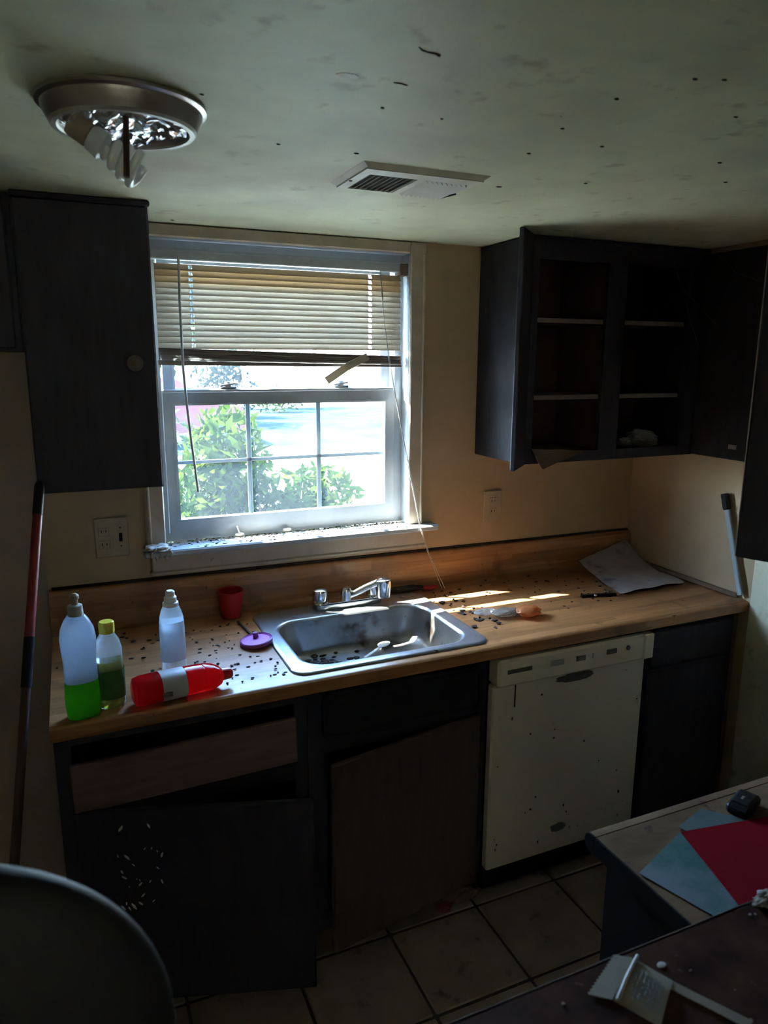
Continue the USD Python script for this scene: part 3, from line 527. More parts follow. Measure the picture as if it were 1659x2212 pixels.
oval(t, 'label_sticker', g, [(Z + .045, .0336, .0266), (Z + .10, .0334, .0265), (Z + .155, .0322, .0258)], 'milky', a=.2, cap=False)
obj('cap', lathe([(.020, Z + .197), (.0215, Z + .201), (.0205, Z + .207), (.017, Z + .209), (.0165, Z + .222), (.0125, Z + .226), (.0125, Z + .236), (.009, Z + .240), (0, Z + .240)], (*g, 0), 28), 'white_plastic', t, smooth=40)
# red bottle lying on its side
A, B = V([.194, -.622, Z + .0382]), V([.440, -.585, Z + .0382]); d = (B - A) / np.linalg.norm(B - A); L = np.linalg.norm(B - A)
t = thing('soap_bottle', 'red liquid bottle lying on its side near the counter edge', 'bottle', (.31, -.58, Z))
def lay(prof, n=36, k=1.0, twist=0): return loft([trimesh.transform_points(sring(0, 0, 0, rx * k, ry * k, n, 2.4), np.block([[np.stack([np.cross([0, 0, 1.], d) / np.linalg.norm(np.cross([0, 0, 1.], d)), V([0, 0, 1.]), d], 1), (A + d * s_ - V([0, 0, dz]))[:, None]], [np.zeros((1, 3)), np.ones((1, 1))]])) for s_, rx, ry, dz in prof])
obj('bottle_body', lay([(0, .026, .026, 0), (.004, .034, .033, 0), (.02, .0385, .0365, 0), (.05, .039, .037, 0), (.0555, .0375, .0355, 0), (.06, .039, .037, 0), (.13, .038, .036, .001), (.175, .037, .035, .002), (.178, .0355, .0335, .002), (.182, .0365, .0345, .002), (.205, .033, .0315, .004), (.222, .024, .024, .006), (.230, .014, .014, .006)]), 'red_liquid', t, smooth=35)
obj('label_sticker', lay([(.066, .0393, .0373, 0), (.128, .0384, .0364, .001)]), 'label_white', t, smooth=40)
obj('label_print', cbox((.262, -.6530, Z + .026), (.286, -.6490, Z + .036), .0003), 'grey_print', t)
obj('cap', lay([(.228, .0135, .0135, .006), (.231, .0155, .0155, .006), (.250, .015, .015, .006), (.256, .011, .011, .006)]), 'red_plastic', t, smooth=40)
g = (.552, -.072)
t = thing('drinking_cup', 'red plastic cup standing against the backsplash left of the sink', 'cup', (*g, Z))
obj('cup_wall', lathe([(0, Z + .001), (.030, Z + .001), (.033, Z + .004), (.037, Z + .04), (.041, Z + .086), (.0435, Z + .090), (.0425, Z + .093), (.039, Z + .090), (.036, Z + .05), (.031, Z + .008), (0, Z + .007)], (*g, 0), 40), 'red_plastic', t, smooth=40)
g = (.572, -.345)
t = thing('pot_lid', 'small round purple lid leaning on the left rim of the sink', 'lid', (*g, Z))
tilt = lambda m: rot(m, -6, (0, 1, 0), (g[0] - .045, g[1], Z))
obj('disc', tilt(lathe([(0, Z + .005), (.040, Z + .005), (.047, Z + .004), (.047, Z + .011), (.044, Z + .013), (.041, Z + .010), (0, Z + .0105)], (*g, 0), 44)), 'purple', t, smooth=40)
obj('rim_band', tilt(lathe([(.0472, Z + .001), (.0495, Z + .002), (.0495, Z + .0125), (.0470, Z + .014), (.0455, Z + .0125), (.047, Z + .003)], (*g, 0), 44)), 'purple_dark', t, smooth=40)
obj('knob', tilt(lathe([(.009, Z + .010), (.008, Z + .018), (.010, Z + .022), (.007, Z + .026), (0, Z + .026)], (g[0] + .004, g[1] + .02, 0), 20)), 'purple_dark', t, smooth=40)
obj('lid_stick', bar((.560, -.140, Z + .004), (.572, -.285, Z + .006), .006, .006), 'crumb', label='thin dark stick pointing at the purple lid beside the sink', cat='stick')
t = thing('plastic_pouch', 'crumpled plastic pouch with an orange end on the counter right of the sink', 'pouch', (1.42, -.44, Z))
obj('pouch_tip', blob((1.475, -.465, Z + .021), (.046, .034, .017), 8, .25, 2.2, 3), 'orange_plastic', t, smooth=True)
obj('pouch_body', blob((1.405, -.435, Z + .016), (.050, .030, .012), 9, .35, 2.5, 3), 'dull_plastic', t, smooth=True)
obj('pouch_neck', blob((1.345, -.395, Z + .013), (.040, .022, .009), 10, .5, 3., 2), 'clear_plastic', t)
# crumpled sheet in the right corner: flat on the worktop, its back end leaning up against the backsplash
nx, ny = 22, 22; G = np.zeros((nx, ny, 3))
for i in range(nx):
    for j in range(ny):
        u, v_ = i / (nx - 1), j / (ny - 1)
        q = V([1.913, -.415]) * (1 - u) * (1 - v_) + V([2.236, -.405]) * u * (1 - v_) + V([2.272, -.032]) * u * v_ + V([1.99, -.075]) * (1 - u) * v_
        G[i, j] = (*q, Z + .004 + .085 * max(0, v_ - .45) ** 1.5 * (.35 + .65 * u) * 2.2)
obj('paper_sheet', grid_sheet(G, .001, .018, 12, 14), 'paper_grey', label='large wrinkled grey paper sheet in the right corner of the counter', cat='paper')
t = thing('metal_utensil', 'small dark utensil with chrome beads as glints beside the grey paper', 'utensil', (1.84, -.39, Z))
obj('stem', bar((1.77, -.372, Z + .006), (1.90, -.405, Z + .007), .014, .010), 'black_plastic', t)
for p in ((1.812, -.398, Z + .012), (1.868, -.386, Z + .014)): obj('chrome_glint', blob(p, (.006, .006, .005), 3, .1), 'chrome', t, smooth=True)  # chrome beads stand for the glints on the dark metal
t = thing('scrap_wrapper', 'small red scrap behind the right back corner of the sink', 'wrapper', (1.30, -.075, Z))
obj('scrap', blob((1.300, -.075, Z + .010), (.032, .016, .007), 44, .5, 3.), 'red_plastic', t)
obj('rag', blob((1.20, -.068, Z + .0145), (.070, .020, .009), 45, .5, 3., 3), 'crumb', label='dark crumpled rag behind the sink beside the faucet', cat='rag')
def scatter(n, xr, yr, seed, r=(.0015, .006)):
    g_ = np.random.default_rng(seed); out = []
    while len(out) < n:
        x, y = g_.uniform(*xr), g_.uniform(*yr)
        if SX0 - .004 < x < SX1 + .004 and SY0 - .004 < y < SY1 + .004: continue
        s_ = g_.uniform(*r, 3); out.append(blob((x, y, Z + s_[2] * .74), s_ * V([1.5, 1.2, .5]), int(g_.integers(999)), sub=1))
    return cat_(out)
obj('crumbs', scatter(75, (.37, .605), (-.59, -.14), 21, (.0012, .0042)), 'crumb', label='dark crumbs scattered on the counter left of the sink', cat='crumbs', kind='stuff')
obj('crumbs', cat_([scatter(80, (1.245, 1.95), (-.46, -.06), 22, (.0012, .0045)), scatter(30, (1.243, 1.36), (-.52, -.10), 24, (.002, .008))]), 'crumb', label='dark crumbs scattered on the counter right of the sink', cat='crumbs', kind='stuff')
obj('crumbs', scatter(30, (.01, .36), (-.58, -.06), 23), 'crumb', label='few crumbs around the bottles at the left counter end', cat='crumbs', kind='stuff')

# ------------------------------------------------------------------ base cabinets and dishwasher
FY = -.600
def base_body(t, x0, x1):
    obj('side_panel', cbox((x0, FY + .018, .0), (x0 + .016, -.003, .876), .001), 'dark_wood', t); obj('side_panel', cbox((x1 - .016, FY + .018, .0), (x1, -.003, .876), .001), 'dark_wood', t)
    obj('bottom_panel', cbox((x0 + .016, FY + .018, .10), (x1 - .016, -.003, .116), .001), 'cabinet_inside', t); obj('back_panel', cbox((x0 + .016, -.012, .116), (x1 - .016, -.004, .876), .001), 'cabinet_inside', t)
    obj('toe_kick', cbox((x0 + .016, FY + .07, .002), (x1 - .016, FY + .085, .10), .001), 'dark_wood', t)
def tilt_xz(m, a, c): return rot(m, a, (0, 1, 0), c)
lb = thing('base_cabinet', 'dark base cabinet at the left end with a sagging brown drawer front', 'cabinet', (.32, -.3, 0))
base_body(lb, .004, .648)
obj('face_frame', frame_xz(.004, .10, .648, .876, [(.042, .13, .612, .600), (.042, .66, .612, .83)], FY, FY + .018), 'dark_wood', lb)
obj('drawer_front', tilt_xz(cbox((.036, FY - .019, .648), (.613, FY - .0005, .782), .004), -1.2, (.036, FY, .78)), 'red_brown_wood', lb, label='reddish brown drawer front hanging slightly askew')
LDR = lambda m: rotz(m, -18, (.042, FY, 0))
d_ = obj('door', LDR(cbox((.040, FY - .019, .085), (.635, FY - .0005, .656), .004)), 'splattered_wood', lb, label='dark door ajar with white paint spatter')
fx = np.random.default_rng(5); P = []
for k in range(26):
    x, z = .19 + fx.normal(0, .04), .48 + fx.normal(0, .08); s_ = fx.uniform(.001, .0055)
    P.append(LDR(rot(blob((x, FY - .0192, z), (s_ * .6, .0006, s_ * 1.7), k, .6, 3, 2), fx.uniform(-50, 50), (0, 1, 0), (x, FY, z))))
obj('paint_spatter', cat_(P), 'paint_fleck', d_, kind='stuff')
sb = thing('base_cabinet', 'dark sink base cabinet with a brown door standing ajar', 'cabinet', (.94, -.3, 0))
base_body(sb, .650, 1.234)
# the sink bowl hangs inside this cabinet
obj('face_frame', frame_xz(.650, .10, 1.234, .876, [(.705, .13, 1.195, .660)], FY, FY + .018), 'dark_wood', sb)
fp = Polygon(rrect(.692, .700, 1.212, .852, .03)); gr = Polygon(rrect(.704, .712, 1.200, .840, .026))
obj('false_front', cat_([plate_xz(fp, FY - .016, FY - .0005), plate_xz(gr.difference(gr.buffer(-.004)), FY - .0185, FY - .0158)]), 'dark_wood_worn', sb)
obj('door', rotz(cbox((.672, FY - .019, .085), (1.204, FY - .0005, .684), .004), 10.5, (1.204, FY, .682)), 'door_brown', sb, label='brown door standing ajar')
rb = thing('base_cabinet', 'narrow dark base cabinet between dishwasher and right wall', 'cabinet', (2.07, -.3, 0))
base_body(rb, 1.868, 2.285)
obj('face_frame', frame_xz(1.868, .10, 2.285, .876, [(1.90, .13, 2.25, .69), (1.90, .73, 2.25, .845)], FY, FY + .018), 'dark_wood', rb)
obj('drawer_front', cbox((1.886, FY - .019, .722), (2.262, FY - .0005, .852), .004), 'dark_wood', rb)
obj('door', cbox((1.886, FY - .019, .118), (2.262, FY - .0005, .704), .004), 'dark_wood', rb)
obj('filler_strip', cbox((2.286, FY - .004, .0), (2.304, FY + .014, .876), .002), 'red_brown_wood', rb)

dw = thing('dishwasher', 'almond coloured built-in dishwasher with a stained control panel', 'dishwasher', (1.55, -.3, 0))
obj('tub', cbox((1.250, -.590, .02), (1.850, -.01, .868), .003), 'black_plastic', dw)
dd_ = obj('door', cbox((1.243, -.625, .116), (1.852, -.591, .772), .006), 'almond', dw)
obj('handle_recess', blob((1.56, -.6255, .752), (.075, .004, .016), 6, .3, 3.), 'grey_print', dd_, label='dark worn stain under the latch')
obj('badge_scrape', blob((1.524, -.6253, .205), (.030, .0012, .016), 16, .5, 3.), 'grey_lens', dd_)
cp = obj('control_panel', cat_([cbox((1.243, -.652, .776), (1.853, -.591, .866), .008), cbox((1.812, -.657, .779), (1.855, -.60, .868), .004)]), 'almond', dw)
obj('air_slot', cbox((1.275, -.6535, .820), (1.365, -.6515, .834), .001), 'grey_print', cp)
for x0, x1, m in ((1.435, 1.487, 'pale_print'), (1.535, 1.572, 'pale_print'), (1.598, 1.604, 'pale_print')): obj('button_legend', cbox((x0, -.6527, .818), (x1, -.6515, .836), .0003), m, cp)
obj('button', cbox((1.655, -.655, .822), (1.698, -.6515, .840), .002), 'grey_print', cp)
obj('dial', rot(lathe([(.008, 0), (.008, .003), (0, .0034)], (0, 0, 0), 18), 90, (1, 0, 0), (0, 0, 0)).apply_translation((1.745, -.6522, .832)), 'grey_lens', cp)
obj('mount_strip', cbox((1.25, -.632, .867), (1.85, -.60, .8755), .001), 'black_plastic', dw)
obj('kick_plate', cbox((1.245, -.560, .004), (1.850, -.545, .114), .003), 'black_plastic', dw)
P = [cbox((1.322, -.6265, .690), (1.327, -.6248, .765), .0005)] + [blob((rng.uniform(1.27, 1.83), -.6252, rng.uniform(.16, .72)), (rng.uniform(.0012, .004), .0007, rng.uniform(.0015, .006)), k, .4, 3, 1) for k in range(22)]
obj('dirt_spot', cat_(P), 'crumb', dd_, kind='stuff')

# trash on the floor in front of the sink base
t = thing('floor_trash', 'crumpled brown scrap on the floor against the sink cabinet', 'trash', (1.17, -.56, 0))
obj('scrap', blob((1.175, -.575, .022), (.06, .03, .020), 61, .6, 3.), 'liner', t)
obj('scrap', blob((1.10, -.60, .012), (.025, .02, .012), 62, .6, 3.), 'pole_red', t)

# ------------------------------------------------------------------ broom and mop pole
top, low = V([.020, -.345, 1.452]), V([-.172, -1.075, .045])
dB = (low - top) / np.linalg.norm(low - top); LB = np.linalg.norm(low - top)
br = thing('broom', 'red handled broom leaning against the cabinet at the left counter end', 'broom', (-.172, -1.075, 0))
obj('hanger_cap', tube([top, top + dB * .012, top + dB * .09], [.008, .0125, .0125], 16), 'black_plastic', br, smooth=40)
obj('handle', tube([top + dB * .088, top + dB * .40], .0115, 16), 'pole_red', br, smooth=40)
obj('grip', tube([top + dB * .40, top + dB * .52], .0125, 16), 'black_plastic', br, smooth=40)
obj('lower_handle', tube([top + dB * .52, top + dB * (LB - .16)], .0105, 16), 'rust', br, smooth=40)
e_ = low - dB * .05
obj('broom_block', bar(e_ - V([.12, 0, 0]), e_ + V([.12, 0, 0]), .04, .05, dB), 'black_plastic', br)
P = []
for i in range(26):
    for j in range(4):
        p0 = e_ + V([-.115 + i * .0092, -.015 + j * .01, 0]) + dB * .02
        q0 = p0 + V([(i - 12.5) * .002, (j - 1.5) * .006, -(p0[2] - .003)]); P.append(tube([p0, q0], .0014, 4))
obj('bristles', cat_(P), 'rust', br, kind='stuff')
mp = thing('cleaning_stick', 'pale blue stick with black cap standing on the counter end against the right wall', 'stick', (2.285, -.62, Z))
m0, m1 = V([2.2855, -.505, 1.285]), V([2.2855, -.618, Z + .0175]); dM = (m1 - m0) / np.linalg.norm(m1 - m0); LM = np.linalg.norm(m1 - m0)
obj('end_cap', bar(m0 - dM * .004, m0 + dM * .055, .026, .022, (1, 0, 0), .004), 'black_plastic', mp)
obj('pole', bar(m0 + dM * .0555, m1, .021, .014, (1, 0, 0), .003), 'pole_blue', mp)

# ------------------------------------------------------------------ peninsula, bar, overhead cabinet
PZ = .900
pb = thing('peninsula_cabinet', 'dark base cabinet under the near peninsula worktop', 'cabinet', (1.6, -1.75, 0))
obj('end_panel', cbox((.962, -2.03, .002), (.980, -1.468, .861), .002), 'peninsula_dark', pb)
obj('body', cbox((.981, -2.03, .10), (2.303, -1.49, .861), .002), 'peninsula_dark', pb)
for x0, x1 in ((.99, 1.42), (1.43, 1.86), (1.87, 2.29)): obj('door', cbox((x0, -1.489, .12), (x1, -1.470, .845), .003), 'peninsula_dark', pb)
pn = thing('peninsula_worktop', 'worn wood-look peninsula worktop with rounded far edge', 'countertop', (1.6, -1.7, .862))
nose = [(-1.46, PZ), (-1.442, PZ - .002), (-1.436, PZ - .008), (-1.433, PZ - .018), (-1.436, PZ - .030), (-1.446, .863), (-1.46, .862)]
obj('worktop', cbox((.940, -2.035, .862), (2.303, -1.4605, PZ), .002), 'peninsula_wood', pn)
obj('far_edge', loft([V([(x, y, z) for y, z in nose[::-1]]) for x in (.940, 2.303)]), 'peninsula_wood', pn, smooth=40)
obj('end_band', cat_([cbox((.936, -2.035, .8625), (.9398, -1.4605, PZ - .0005), .001), loft([V([(x, y, z) for y, z in nose[::-1]]) for x in (.9365, .9398)])]), 'peninsula_dark', pn, label='dark end band')
BZ = 1.06
bt = thing('breakfast_bar', 'dark red-brown raised bar top in the near foreground', 'bar counter', (1.2, -2.05, 0))
obj('bar_top', cbox((.20, -2.26, BZ - .026), (2.303, -1.820, BZ), .003), 'bar_wood', bt)
obj('edge_trim', cbox((.20, -1.8198, BZ - .026), (2.303, -1.8182, BZ + .0004), .0005), 'trim_edge', bt, label='thin pale edge strip')
obj('support_wall', cbox((.962, -2.16, .002), (2.303, -2.037, BZ - .027), .002), 'wall_paint', bt)
obj('leg', cbox((.24, -2.16, .002), (.30, -2.06, BZ - .027), .003), 'dark_wood', bt)
ph_ = thing('overhead_cabinet', 'dark cabinet hung over the peninsula at the right edge, door ajar', 'cabinet', (1.8, -1.6, 1.42))
obj('body', cbox((1.335, -1.82, 1.423), (2.303, -1.440, 2.163), .002), 'dark_wood', ph_)
h0, f0 = V([1.322, -1.812]), V([1.187, -1.492])
dp = obj('door', bar((*h0, 1.785), (*f0, 1.785), .724, .018, (1, .4, 0), .002), 'dark_wood', ph_)
eb = (f0 - h0) / np.linalg.norm(f0 - h0)
obj('edge_band', bar((*(f0 + eb * .0002), 1.785), (*(f0 + eb * .0018), 1.785), .722, .019, (1, .4, 0), .0004), 'raw_edge', dp, label='pale chipped edge')
sc = f0 - eb * .055; nn = V([-eb[1], eb[0]]); nn = nn if nn @ (CAM[:2] - f0) > 0 else -nn
obj('screw', blob((*(sc + nn * .0100), 1.797), (.0045, .0045, .0045), 2, .1), 'chrome', dp, smooth=True)

# papers on the peninsula
obj('paper_sheet', sheet([(.941, -1.570, PZ + .0008), (1.095, -1.512, PZ + .0008), (1.10, -1.70, PZ + .0008), (.985, -1.705, PZ + .0008)], .0006, 10, 10, .004, 3, 12), 'sheet_blue', label='pale blue-green sheet under the red folder on the peninsula', cat='paper')
obj('paper_sheet', sheet([(1.10, -1.500, PZ + .0006), (1.185, -1.475, PZ + .0006), (1.245, -1.540, PZ + .0006), (1.12, -1.56, PZ + .0006)], .0006, 8, 8, .003, 6, 12), 'sheet_grey', label='grey-green sheet behind the red folder on the peninsula', cat='paper')
t = thing('paper_folder', 'red paper folder lying on the peninsula worktop', 'folder', (1.15, -1.6, PZ))
obj('cover', sheet([(1.087, -1.519, PZ + .0055), (1.345, -1.560, PZ + .0055), (1.29, -1.76, PZ + .0055), (1.030, -1.705, PZ + .0055)], .0008, 12, 12, .002, 8, 8), 'folder_red', t)
obj('back_cover', sheet([(1.089, -1.521, PZ + .0035), (1.345, -1.562, PZ + .0035), (1.29, -1.76, PZ + .0035), (1.032, -1.705, PZ + .0035)], .0008, 6, 6, 0), 'folder_red', t)
t = thing('black_box', 'small black plastic box at the back of the peninsula', 'box', (1.265, -1.505, PZ))
bb = lambda m: rotz(m, 22, (1.262, -1.505, PZ))
obj('case', bb(cbox((1.225, -1.528, PZ + .001), (1.300, -1.485, PZ + .022), .005)), 'black_plastic', t)
obj('face', bb(cbox((1.238, -1.521, PZ + .022), (1.287, -1.492, PZ + .0245), .002)), 'black_plastic', t)
obj('painted_glint', bb(cbox((1.255, -1.507, PZ + .0245), (1.268, -1.502, PZ + .0252), .0003)), 'label_white_b', t)  # pale plate standing for a glint on the case

# snack wrapper and crumbs on the bar
wr = thing('snack_wrapper', 'flattened silvery snack wrapper with fine print on the dark bar', 'wrapper', (.65, -1.88, BZ))
a1, a2, b1, b2 = V([.6585, -1.8195, BZ]), V([.5925, -1.852, BZ]), V([.6735, -1.832, BZ]), V([.6115, -1.869, BZ])
n = 26; zig = []
for i in range(n + 1):
    p = a1 + (a2 - a1) * i / n; q = b1 + (b2 - b1) * i / n; o = (p - q) / np.linalg.norm(p - q) * (.0022 if i % 2 else 0)
    zig.append([p + o + V([0, 0, .0022]), q + V([0, 0, .0035])])
obj('crimp', grid_sheet(V(zig), .0005), 'label_white_b', wr)
c1, c2 = V([.694, -1.876, BZ]), V([.637, -1.916, BZ])
nx, ny = 16, 12; G = np.zeros((nx, ny, 3))
for i in range(nx):
    for j in range(ny):
        u, v_ = i / (nx - 1), j / (ny - 1); p = (b1 + V([.001, -.001, 0])) * (1 - u) * (1 - v_) + (b2 + V([.001, -.001, 0])) * (1 - u) * v_ + c1 * u * (1 - v_) + c2 * u * v_
        G[i, j] = p + V([0, 0, .002 + .007 * math.sin(math.pi * v_) ** .5 * (1 - .4 * u)])
obj('packet', grid_sheet(G, .0005, .0015, 2, 60), 'label_white_b', wr)
obj('fold_ridge', tube([b1 + V([.004, -.004, .0085]), (b1 + b2) / 2 + V([.004, -.004, .0115]), b2 + V([.004, -.004, .0065])], .0022, 8), 'label_white', wr, smooth=True)
for k in range(7):
    u = .26 + k * .1
    p = b1 * (1 - u) + c1 * u; q = b2 * (1 - u) + c2 * u
    hgt = lambda v_: V([0, 0, .0032 + .007 * math.sin(math.pi * v_) ** .5 * (1 - .4 * u) + .0012])
    s0, s1 = (.22, .85) if k % 3 else (.3, .7)
    pts = [p + (q - p) * v_ + hgt(v_) for v_ in np.linspace(s0, s1, 6)]
    obj('print_line', cat_([bar(pts[i], pts[i] + (pts[i + 1] - pts[i]) * .82, .0024, .0003, (0, 0, 1), .0001) for i in range(5)]), 'grey_lens', wr)
obj('tail', sheet([c1 + V([-.004, .004, .002]), c1 + V([-.012, -.006, .002]), (.722, -1.955, BZ + .001), (.735, -1.950, BZ + .001)], .0005, 8, 4, .003, 3, 30), 'label_white_b', wr)
obj('bar_chip', blob((.700, -1.852, BZ + .0012), (.006, .004, .0011), 12, .2), 'label_white', label='small white chip beside the wrapper on the bar', cat='chip')
t = thing('foam_scrap', 'torn white foam scrap at the right end of the bar edge', 'scrap', (.905, -1.826, BZ))
obj('foam_piece', blob((.905, -1.829, BZ + .007), (.022, .010, .008), 13, .6, 3., 3), 'tissue', t)
obj('foam_piece', blob((.925, -1.842, BZ + .005), (.012, .010, .006), 14, .6, 3., 2), 'tissue', t)
P = [blob((rng.uniform(.4, 1.1), rng.uniform(-2.05, -1.83), BZ + .0010), rng.uniform(.0005, .0022, 3) * V([1.3, 1, .4]), k, sub=1) for k in range(26)]
obj('crumbs', cat_(P), 'tissue', label='tiny pale crumbs on the dark bar top', cat='crumbs', kind='stuff')

# ------------------------------------------------------------------ black blurred shape at lower left, unidentified; the stand below it is added
ch = thing('blurred_object', 'black rounded object of unknown kind close to the camera, out of focus, on an added stand', 'blurred_object', (-.045, -1.80, 0))
cx, cy = -.035, -1.885
rings = []
prof = [(.62, .15), (.66, .17), (.9, .178), (1.26, .178)] + [(1.26 + .178 * math.sin(q), .178 * math.cos(q)) for q in np.linspace(.15, 1.54, 14)]
for z, rx in prof: rings.append(sring(cx, cy, z, rx, .028 * min(1, .3 + rx / .178 * .7), 44, 2.6))
obj('dark_dome', loft(rings), 'blurred_black', ch, smooth=60)
obj('added_seat', loft([sring(cx, cy + .27, z, rx, rx * .95, 40, 3.5) for z, rx in ((.43, .2), (.435, .225), (.47, .235), (.495, .225), (.505, .19))]), 'blurred_black', ch, smooth=50)
obj('added_bracket', cat_([bar((cx, cy + .02, .66), (cx, cy + .05, .45), .07, .012, (0, 1, 0)), bar((cx, cy + .05, .425), (cx, cy + .3, .425), .07, .01)]), 'black_plastic', ch)
obj('added_post', lathe([(.03, .08), (.03, .25), (.018, .25), (.018, .425)], (cx, cy + .27, 0), 20), 'black_plastic', ch, smooth=40)
for k in range(5):
    a = 2 * math.pi * k / 5 + .3; e2 = V([cx + .27 * math.cos(a), cy + .27 + .27 * math.sin(a), .065])
    lg = obj('leg', bar((cx, cy + .27, .10), e2, .045, .025), 'black_plastic', ch)
    obj('added_caster', rot(lathe([(0, -.012), (.022, -.012), (.024, 0), (.022, .012), (0, .012)], (0, 0, 0), 18), 90, (1, 0, 0), (0, 0, 0)).apply_translation((e2[0], e2[1], .0245)), 'black_plastic', lg)

# ------------------------------------------------------------------ outside
obj('ground', cbox((-60, -60, -.60), (80, 120, -.50), .001), 'dry_ground', kind='structure', label='pale dry ground outside the window')
obj('unseen_dark_ground', cbox((-40, 3.1, -.51), (2.1, 15, -.485), .01), 'lawn_green', kind='structure', label='unseen dark ground at left, placed to dim the right side of the ceiling')  # out of view, cuts ground bounce reaching the right of the ceiling
obj('unseen_bed', cbox((-8, .14, -.51), (10, 3.1, -.47), .01), 'unseen_bed_dark', kind='structure', label='unseen dark ground along the house wall, placed to dim the ceiling near the window')  # out of view, cuts ground bounce onto the ceiling by the window
obj('lawn', cbox((-60, 15, -.51), (80, 30, -.485), .001), 'lawn_green', kind='structure', label='strip of lawn beyond the bare ground')
obj('road', cbox((-60, 30, -.51), (80, 37, -.48), .001), 'asphalt', kind='structure', label='road beyond the lawn')
def leaves(spec, size, seed, stretch=1.6):
    g_ = np.random.default_rng(seed); vs, fs = [], []; k = 0
    for c, r, n in spec:
        d_ = g_.normal(size=(n, 3)); d_ /= np.linalg.norm(d_, axis=1)[:, None]; rad = g_.random((n, 1)) ** .45
        p = V(c) + d_ * rad * V(r)
        a_ = g_.normal(size=(n, 3)); a_ /= np.linalg.norm(a_, axis=1)[:, None]
        b_ = np.cross(a_, g_.normal(size=(n, 3))); b_ /= np.linalg.norm(b_, axis=1)[:, None]
        s_ = size * g_.uniform(.6, 1.3, (n, 1)); nn_ = np.cross(a_, b_) * s_ * .12
        q = np.stack([p - a_ * s_ * stretch, p - b_ * s_ * .55 + nn_, p + a_ * s_ * stretch, p + b_ * s_ * .55 + nn_], 1)
        vs.append(q.reshape(-1, 3)); i = np.arange(n)[:, None] * 4 + k
        fs.append(np.vstack([i + [0, 1, 3], i + [1, 2, 3]])); k += 4 * n
    return trimesh.Trimesh(np.vstack(vs), np.vstack(fs), process=False)
def plant(name, label, cat, base, spec, size, seed, leafm, group=None, stems=7, top=None, thick=.012):
    t = thing(name, label, cat, base, group); g_ = np.random.default_rng(seed + 1); base = V(base)
    obj('foliage', leaves(spec, size, seed), leafm, t, kind='stuff')
    for k in range(stems):
        c, r, _ = spec[k % len(spec)]; e_ = V(c) + g_.uniform(-.7, .7, 3) * V(r); mid = base * .45 + e_ * .55 + V([*(g_.normal(0, .12, 2) * np.linalg.norm(e_ - base) * .2), 0])
        obj('branch', tube([base + V([*(g_.normal(0, thick, 2)), 0]), mid, e_], [thick, thick * .65, thick * .25], 6), 'bark', t)
    return t
plant('garden_bush', 'sunlit yellow-green bush right outside the window', 'bush', (1.02, 1.55, -.5),
      [((.86, 1.45, 1.20), (.23, .25, .34), 1000), ((.76, 1.5, .88), (.26, .3, .36), 1150), ((1.05, 1.5, .86), (.33, .3, .34), 1300), ((1.42, 1.55, .96), (.23, .25, .22), 680), ((1.28, 1.55, .55), (.4, .35, .45), 900), ((.85, 1.5, .3), (.4, .35, .6), 700)], .026, 3, 'leaf', stems=14)
plant('garden_bush', 'paler leafy shrub at the left edge of the window view', 'bush', (.62, 2.6, -.5), [((.72, 2.6, 1.0), (.22, .3, .45), 300), ((.70, 2.6, .4), (.3, .3, .6), 320)], .024, 4, 'leaf_pale', stems=6)
plant('garden_shrub', 'dark distant shrub beyond the lawn, right of the red car', 'bush', (5.6, 25.5, -.5), [((5.2, 25.5, .7), (1.0, .8, 1.1), 420), ((6.1, 25.6, .5), (.9, .8, .9), 380), ((5.7, 25.4, 1.4), (.7, .6, .6), 220)], .09, 11, 'leaf_dark', stems=5, thick=.04)
plant('garden_shrub', 'low distant green shrub beyond the lawn near the middle', 'bush', (8.2, 27.5, -.5), [((8.2, 27.5, .1), (1.3, .8, .6), 420)], .08, 12, 'leaf', stems=4, thick=.03)
tr = [(2.2, 24, 6, 'leaf'), (5.2, 33, 8, 'leaf_dark'), (4.0, 42, 9, 'leaf_dark'), (10, 48, 9, 'leaf_pale'), (17, 54, 10, 'leaf'), (27, 47, 9, 'leaf_pale'), (-6, 40, 10, 'leaf_dark'), (-14, 30, 8, 'leaf')]
lbl = ['green tree standing behind the red car', 'dark tree beyond the lawn left of the view', 'taller dark tree far behind the left one', 'pale tree on the far side of the road, near the middle', 'green tree far across the road at right', 'pale tree farthest right across the road', 'dark tree out of view to the left', 'green tree far out of view to the left']
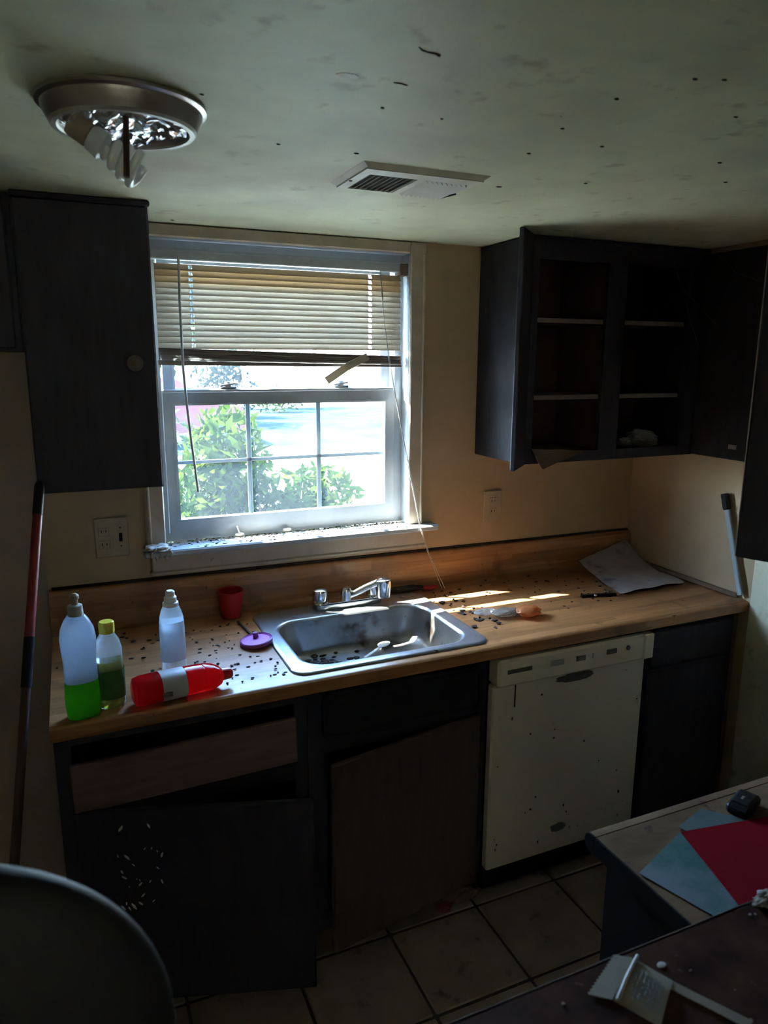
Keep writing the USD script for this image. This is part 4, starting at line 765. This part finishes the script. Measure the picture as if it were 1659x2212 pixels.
for k, (x, y, h, lm) in enumerate(tr[:6]):
    c = V([x, y, -.5])
    t = thing('tree', lbl[k], 'tree', c)
    obj('trunk', tube([c, c + V([.1, 0, h * .35]), c + V([-.1, .1, h * .62])], [.028 * h, .022 * h, .01 * h], 9), 'bark', t, smooth=True)
    obj('crown', leaves([(c + V([0, 0, h * .66]), V([h * .30, h * .30, h * .32]), 700), (c + V([h * .16, 0, h * .5]), V([h * .22] * 3), 350), (c + V([-h * .17, .2, h * .52]), V([h * .22] * 3), 350)], .028 * h, 40 + k, 1.3), lm, t, kind='stuff')
car = thing('parked_car', 'red sport utility car parked outside at the left of the window view', 'car', (2.2, 17.6, -.5))
g0 = -.48
side = Polygon([(0, g0 + .35), (.05, g0 + .95), (.25, g0 + 1.05), (.55, g0 + 1.65), (.8, g0 + 1.74), (2.5, g0 + 1.74), (2.75, g0 + 1.66), (3.35, g0 + 1.08), (4.3, g0 + .98), (4.45, g0 + .8), (4.45, g0 + .38), (4.1, g0 + .32), (3.9, g0 + .32)] + [(3.6 + .38 * math.cos(a_), g0 + .34 + .38 * math.sin(a_)) for a_ in np.linspace(.0, math.pi, 9)] + [(1.2, g0 + .32)] + [(.85 + .38 * math.cos(a_), g0 + .34 + .38 * math.sin(a_)) for a_ in np.linspace(0, math.pi, 9)] + [(.2, g0 + .32)]).buffer(0)
obj('body', plate_xz(side, 16.7, 18.5), 'car_red', car)
for x in (.85, 3.6):
    for y in (16.8, 18.38): obj('wheel', rot(lathe([(0, -.1), (.30, -.1), (.34, -.07), (.34, .07), (.30, .1), (0, .1)], (0, 0, 0), 28), 90, (1, 0, 0), (0, 0, 0)).apply_translation((x, y, g0 + .34)), 'tyre', car)
for p in ([(.62, 1.10), (.72, 1.60), (1.45, 1.62), (1.45, 1.10)], [(1.55, 1.10), (1.55, 1.62), (2.4, 1.62), (2.65, 1.5), (3.05, 1.10)]):
    obj('side_window', plate_xz(Polygon([(x, g0 + z) for x, z in p]), 16.69, 16.705), 'car_glass', car)
